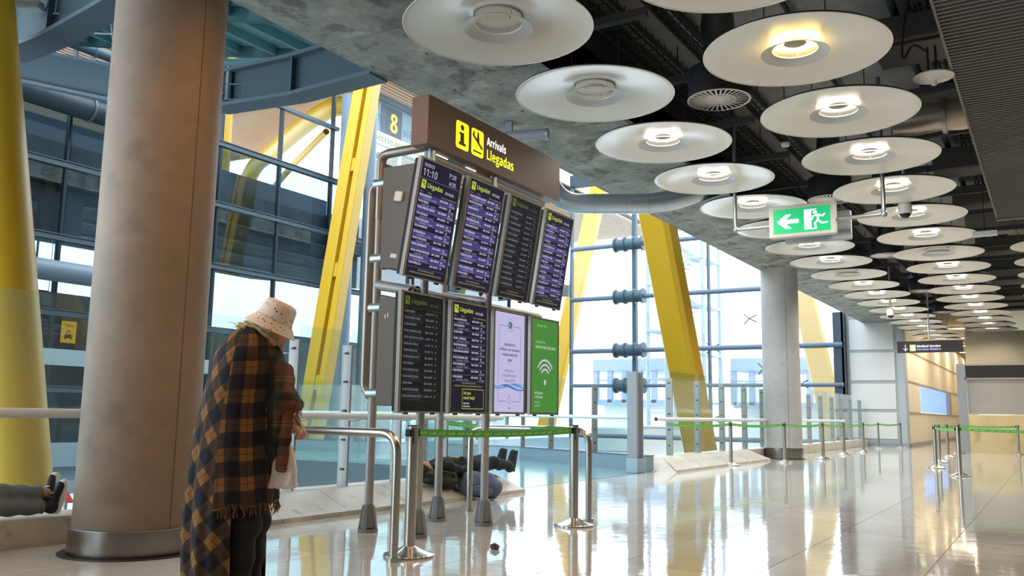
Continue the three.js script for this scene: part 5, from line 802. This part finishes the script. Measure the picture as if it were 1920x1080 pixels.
  // hair and spotted bucket hat
  const hairF = blend([capsule([0.07, 1.545, 0], [0.03, 1.5, 0], 0.082, 0.07), capsule([0.1, 1.5, 0.07], [0.15, 1.455, 0.075], 0.042, 0.028), capsule([0.1, 1.5, -0.07], [0.15, 1.455, -0.075], 0.042, 0.028), capsule([0.03, 1.52, 0.02], [-0.045, 1.535, 0.03], 0.05, 0.02), capsule([0.03, 1.5, 0.06], [-0.02, 1.5, 0.08], 0.04, 0.02)], 0.04);
  const hair = obj('hair', sdfMesh((x, y, z) => hairF(x, y, z) - 0.004 * Math.sin(x * 160 + y * 220) - 0.003 * Math.sin(z * 300 + y * 90), [-0.09, 1.4, -0.14], [0.2, 1.64, 0.15], 0.006), std('#b39c6c', 0.7), p);
  const hs = []; for (let i = 0; i < 70; i++) { const z = rr(-0.06, 0.1), x = rr(-0.02, 0.12), y = 1.55 - (x > 0.05 ? 0.03 : 0) + rr(-0.02, 0.01); hs.push(new THREE.TubeGeometry(new THREE.CatmullRomCurve3([V(x, y, z * 0.8), V(x - 0.03, y - 0.02 + rr(-0.01, 0.01), z), V(x - rr(0.04, 0.09), y - rr(0.0, 0.06), z * 1.1)]), 5, 0.0016, 4)); }
  obj('loose_strands', hs, std('#bba87a', 0.7), hair).userData.kind = 'stuff';
  const dots = canvasTex(512, 512, (c, w, h) => { c.fillStyle = '#dccbbd'; c.fillRect(0, 0, w, h); for (let i = 0; i < 120; i++) { c.fillStyle = ['#3a2c2a', '#5a4038', '#7a5a50'][i % 3]; c.beginPath(); c.ellipse(rnd() * w, rnd() * h, rr(4, 9), rr(3, 7), rnd() * 3, 0, 7); c.fill(); } }); dots.wrapS = dots.wrapT = THREE.RepeatWrapping; dots.repeat.set(2, 1);
  const hatG = lathe([[0.0, 0.118], [0.055, 0.117], [0.082, 0.108], [0.094, 0.088], [0.101, 0.03], [0.105, 0.01], [0.125, -0.015], [0.15, -0.048], [0.152, -0.052], [0.148, -0.05], [0.12, -0.016], [0.1, 0.006]], 48);
  const hat = obj('hat', hatG.rotateZ(-0.42).translate(0.131, 1.572, 0), std('#ffffff', 0.9, 0, { map: dots, side: THREE.DoubleSide }), p);
  obj('hat_band_seam', new THREE.TorusGeometry(0.105, 0.0025, 6, 48).rotateX(Math.PI / 2).translate(0, 0.01, 0).rotateZ(-0.42).translate(0.131, 1.572, 0), std('#b39a8a', 0.9), hat);
  // the plastic bag in the hands
  const bagF = (x, y, z) => { const t = Math.max(0, Math.min(1, (0.9 - y) / 0.22)), hw = 0.022 + 0.052 * Math.sqrt(t), hd = 0.016 + 0.03 * Math.sqrt(t), cx = 0.252 - 0.004 * t, qx = Math.abs(x - cx) - hw + 0.018, qz = Math.abs(z - 0.07) - hd + 0.018, qy = Math.max(y - 0.91, 0.675 - y) + 0.012, m = Math.max(qx, qz, qy); return (m > 0 ? Math.hypot(Math.max(qx, 0), Math.max(qz, 0), Math.max(qy, 0)) : m) - 0.018; };
  const bag = thing('plastic_bag', 'pale translucent plastic bag hanging from the hands of the plaid wearer', 'bag', T, turn);
  obj('bag_body', sdfMesh((x, y, z) => bagF(x, y, z) - 0.0025 * Math.sin(x * 70 + y * 34 + z * 50) - 0.0018 * Math.sin(x * 130 - y * 60), [0.14, 0.64, -0.02], [0.36, 0.93, 0.16], 0.007), phy('#e3d8cc', 0.5, 0, { transmission: 0.3, thickness: 0 }), bag);
  obj('bag_handle', [pipe([V(0.255, 0.89, 0.06), V(0.275, 1.0, 0.06), V(0.27, 0.89, 0.085)], 0.006, 0.03, 8)], std('#e6dcd0', 0.6), bag);
}
// person lying on the sloping kerb
{
  const p = thing('person', 'person in black clothes lying on the stone kerb behind the screens', 'person', [-6.74, 0, -9.9]);
  // local: head toward +z (the viewer), feet toward -z
  const hd = headBones([-0.02, 0.38, 1.02], [0.2, 0.95, -0.2], [0, 0.2, 1]);
  const legsB = [[0.04, 0.03], [-0.14, 0.05]].flatMap(([x, dy]) => [capsule([x, 0.33 + dy, 0.02], [x + 0.02, 0.385 + dy, -0.44], 0.088, 0.06), capsule([x + 0.02, 0.385 + dy, -0.44], [x, 0.33 + dy, -0.87], 0.058, 0.04)]);
  const tor = [capsule([-0.05, 0.34, 0.0], [-0.04, 0.36, 0.3], 0.13, 0.125), capsule([-0.04, 0.36, 0.3], [-0.03, 0.37, 0.66], 0.125, 0.13), capsule([0.12, 0.37, 0.7], [-0.2, 0.37, 0.7], 0.075, 0.075), capsule([-0.03, 0.38, 0.75], [-0.02, 0.38, 0.93], 0.055, 0.05)];
  const armB = [capsule([0.15, 0.38, 0.68], [0.2, 0.32, 0.38], 0.05, 0.044), capsule([0.2, 0.32, 0.38], [0.03, 0.5, 0.32], 0.042, 0.03), capsule([-0.22, 0.38, 0.68], [-0.24, 0.36, 0.4], 0.05, 0.044), capsule([-0.24, 0.36, 0.4], [-0.1, 0.5, 0.34], 0.042, 0.03)];
  const feet = [capsule([0.04, 0.34, -0.9], [0.04, 0.5, -0.96], 0.035, 0.03), capsule([-0.14, 0.36, -0.9], [-0.14, 0.52, -0.96], 0.035, 0.03)];
  const bf = blend([...legsB, ...tor, ...armB, ...feet], 0.05), hf = blend(hd.L, 0.03), hn = [hand([0.03, 0.5, 0.32], [-0.9, 0.1, 0.1], [0, -1, 0], 0.35, 1), hand([-0.1, 0.5, 0.34], [0.9, 0.12, 0.05], [0, -1, 0], 0.35, -1)].map((h) => blend(h, 0.012));
  obj('body', [sdfMesh((x, y, z) => smin(bf(x, y, z), hf(x, y, z), 0.02), [-0.36, 0.15, -1.05], [0.3, 0.58, 1.12], 0.022), sdfMesh(hf, [-0.16, 0.24, 0.88], [0.12, 0.52, 1.16], 0.008), ...hn.map((h, i) => sdfMesh(h, [-0.22, 0.4, 0.24], [0.14, 0.58, 0.44], 0.005))], skin, p);
  obj('trousers', sdfMesh((x, y, z) => blend([...legsB, tor[0]], 0.06)(x, y, z) - 0.02 - 0.003 * Math.sin(z * 22 + x * 30), [-0.36, 0.12, -0.86], [0.28, 0.62, 0.2], 0.016), blackCloth, p);
  obj('jacket', sdfMesh((x, y, z) => blend([...tor, capsule([0.15, 0.38, 0.68], [0.2, 0.32, 0.38], 0.05, 0.046), capsule([0.2, 0.32, 0.38], [0.07, 0.46, 0.33], 0.044, 0.038), armB[2], capsule([-0.24, 0.36, 0.4], [-0.14, 0.46, 0.35], 0.044, 0.038)], 0.05)(x, y, z) - 0.02 - 0.005 * Math.sin(z * 46), [-0.38, 0.12, 0.06], [0.34, 0.6, 0.9], 0.016), std('#16181c', 0.9), p);
  obj('hair', sdfMesh(blend([capsule([-0.02, 0.37, 1.06], [-0.02, 0.34, 1.02], 0.094, 0.09)], 0.03), [-0.16, 0.2, 0.9], [0.12, 0.5, 1.2], 0.012), std('#2a211b', 0.8), p);
  for (const [x, y] of [[0.04, 0.33], [-0.14, 0.35]]) {
    const s = obj('shoe', sdfMesh(blend([capsule([x, y - 0.01, -0.9], [x + 0.01, y + 0.2, -0.98], 0.062, 0.05), capsule([x, y + 0.04, -0.84], [x, y, -0.91], 0.062, 0.06)], 0.03), [x - 0.11, y - 0.12, -1.12], [x + 0.12, y + 0.29, -0.78], 0.008), std('#20262e', 0.7), p);
    obj('sole', beam(V(x, y - 0.06, -0.965), V(x + 0.01, y + 0.23, -1.035), 0.095, 0.02), std('#2b3038', 0.8), s);
    obj('sock', rod(V(x, y + 0.045, -0.74), V(x, y + 0.02, -0.9), 0.054, 14), std('#8f8a84', 0.9), s);
  }
  // pillow bundle under the head, backpack in front
  const bu = thing('rolled_jacket', 'dark olive bundled jacket tucked at the head of the lying person', 'jacket', [-6.62, 0, -9.02]); obj('bundle', sdfMesh((x, y, z) => blend([capsule([-0.08, 0.3, 0.12], [0.05, 0.25, -0.14], 0.09, 0.1)], 0.02)(x, y, z) - 0.012 * Math.sin(z * 40 + x * 26) - 0.008 * Math.sin(y * 60), [-0.22, 0.12, -0.28], [0.2, 0.44, 0.26], 0.014), std('#34372b', 0.85), bu); obj('strap', pipe([V(0.1, 0.2, -0.2), V(0.14, 0.34, -0.1), V(0.06, 0.36, 0.05)], 0.012, 0.06, 8), M.black, bu);
  const bp = thing('backpack', 'slate blue backpack leaning on the stone kerb by the lying person', 'backpack', [-6.33, 0, -9.5], 0.62), bm = std('#59627a', 0.75, 0, { bumpMap: rep(TX.fine, 6), bumpScale: 0.002 });
  const packF = blend([capsule([-0.16, 0.17, 0.0], [0.14, 0.13, 0.02], 0.13, 0.12), capsule([-0.14, 0.25, -0.05], [0.12, 0.24, -0.05], 0.1, 0.09), capsule([0.14, 0.13, 0], [0.22, 0.17, -0.02], 0.1, 0.07)], 0.06);
  obj('pack_body', sdfMesh((x, y, z) => Math.max(packF(x, y, z) - 0.004 * Math.sin(x * 40 + y * 30), 0.004 - y), [-0.32, 0.0, -0.2], [0.34, 0.38, 0.18], 0.012), bm, bp);
  const pocket = obj('front_pocket', sdfMesh((x, y, z) => Math.max(blend([capsule([-0.06, 0.13, 0.09], [0.1, 0.11, 0.1], 0.075, 0.07)], 0.02)(x, y, z), 0.006 - y), [-0.18, 0, 0], [0.2, 0.24, 0.2], 0.01), std('#626c86', 0.75), bp); obj('zipper', new THREE.TubeGeometry(new THREE.CatmullRomCurve3([V(-0.1, 0.19, 0.14), V(0.02, 0.205, 0.152), V(0.14, 0.17, 0.145)]), 20, 0.004, 5), M.black, pocket);
  obj('shoulder_strap', [pipe([V(-0.22, 0.28, -0.06), V(-0.34, 0.22, 0.02), V(-0.3, 0.05, 0.06)], 0.018, 0.08, 8)], std('#3d4458', 0.8), bp); obj('top_handle', pipe([V(-0.02, 0.33, -0.05), V(0.0, 0.375, -0.05), V(0.08, 0.32, -0.05)], 0.01, 0.03, 8), std('#3d4458', 0.8), bp);
}
// legs of someone stretched out at the picture edge
{
  const p = thing('person', 'legs of a person in grey trousers and black sneakers stretched out at the picture edge', 'person', [-6.97, 0.21, -4.2]);
  const lg = [[0.03, 0.075], [-0.02, 0.18]].flatMap(([x, y], i) => [capsule([x, y + 0.02, 0.95], [x, y + 0.03, 0.48], 0.085, 0.062), capsule([x, y + 0.03, 0.48], [x, y, 0.02], 0.06, 0.04)]), hip = [capsule([0, 0.14, 1.05], [0.14, 0.14, 1.05], 0.11, 0.11), capsule([0.1, 0.16, 1.05], [0.14, 0.42, 1.35], 0.12, 0.12), capsule([0.14, 0.42, 1.35], [0.16, 0.62, 1.5], 0.11, 0.1), capsule([0.16, 0.62, 1.5], [0.16, 0.74, 1.56], 0.05, 0.05)];
  const arm = [1, -1].flatMap((s) => [capsule([0.16 + 0.13 * s, 0.6, 1.48], [0.16 + 0.16 * s, 0.36, 1.32], 0.05, 0.042), capsule([0.16 + 0.16 * s, 0.36, 1.32], [0.12 + 0.07 * s, 0.3, 1.08], 0.04, 0.028)]), hd = headBones([0.16, 0.86, 1.6], [0, -0.1, -1], [0, 1, 0]);
  const bf = blend([...lg, ...hip, ...arm], 0.05), hf = blend(hd.L, 0.03), hn = [hand([0.19, 0.3, 1.08], [-0.5, 0, -0.8], [0, -1, 0], 0.3, 1), hand([0.05, 0.3, 1.08], [0.5, 0, -0.8], [0, -1, 0], 0.3, -1)].map((h) => blend(h, 0.012));
  obj('body', [sdfMesh((x, y, z) => smin(bf(x, y, z), hf(x, y, z), 0.02), [-0.2, 0, -0.05], [0.42, 1.0, 1.75], 0.024), sdfMesh(hf, [0.03, 0.7, 1.46], [0.29, 1.02, 1.74], 0.009), ...hn.map((h) => sdfMesh(h, [-0.08, 0.2, 0.9], [0.3, 0.36, 1.14], 0.006))], skin, p);
  obj('trousers', planarUV(sdfMesh((x, y, z) => blend([...lg, hip[0]], 0.03)(x, y, z) - 0.014 - 0.005 * Math.sin(z * 40 + y * 20), [-0.26, 0.002, 0.09], [0.26, 0.36, 1.15], 0.014), 2, 1), std('#6a6c6e', 0.9), p);
  obj('jumper', sdfMesh((x, y, z) => blend([hip[1], hip[2], ...arm], 0.05)(x, y, z) - 0.02, [-0.1, 0.04, 1.0], [0.42, 0.75, 1.68], 0.02), std('#3a3d44', 0.9), p);
  obj('hair', sdfMesh(blend([capsule([0.16, 0.9, 1.63], [0.16, 0.88, 1.6], 0.094, 0.09)], 0.03), [0.02, 0.76, 1.48], [0.3, 1.02, 1.76], 0.014), std('#2a211b', 0.8), p);
  for (const [x, y, lean] of [[0.035, 0.02, 0.02], [-0.03, 0.07, -0.04]]) {
    const s = obj('shoe', sdfMesh(blend([capsule([x, y + 0.05, 0.0], [x + lean, y + 0.22, -0.05], 0.044, 0.034), capsule([x, y + 0.06, 0.06], [x, y + 0.05, 0.0], 0.04, 0.044)], 0.03), [x - 0.09, y - 0.02, -0.12], [x + 0.1, y + 0.29, 0.12], 0.008), std('#17191d', 0.7), p);
    obj('sole', sdfMesh(blend([capsule([x, y + 0.035, -0.038], [x + lean * 0.6, y + 0.13, -0.062], 0.043, 0.036), capsule([x + lean * 0.6, y + 0.13, -0.062], [x + lean, y + 0.24, -0.075], 0.038, 0.032)], 0.02), [x - 0.09, y - 0.02, -0.13], [x + 0.1, y + 0.3, 0.02], 0.008), std('#d9d9d6', 0.6), s);
    obj('laces', [0.1, 0.13, 0.16].map((h) => rod(V(x - 0.025, y + h, 0.028 - h * 0.12), V(x + 0.025, y + h + 0.006, 0.028 - h * 0.12), 0.004, 5)), M.white, s);
    obj('sock', rod(V(x, y + 0.06, 0.06), V(x, y + 0.07, 0.12), 0.043, 14), std('#26282c', 0.9), s);
  }
}

scene.traverse((o) => { if (o.isMesh) { o.castShadow = true; o.receiveShadow = true; } });
renderer.render(scene, camera);
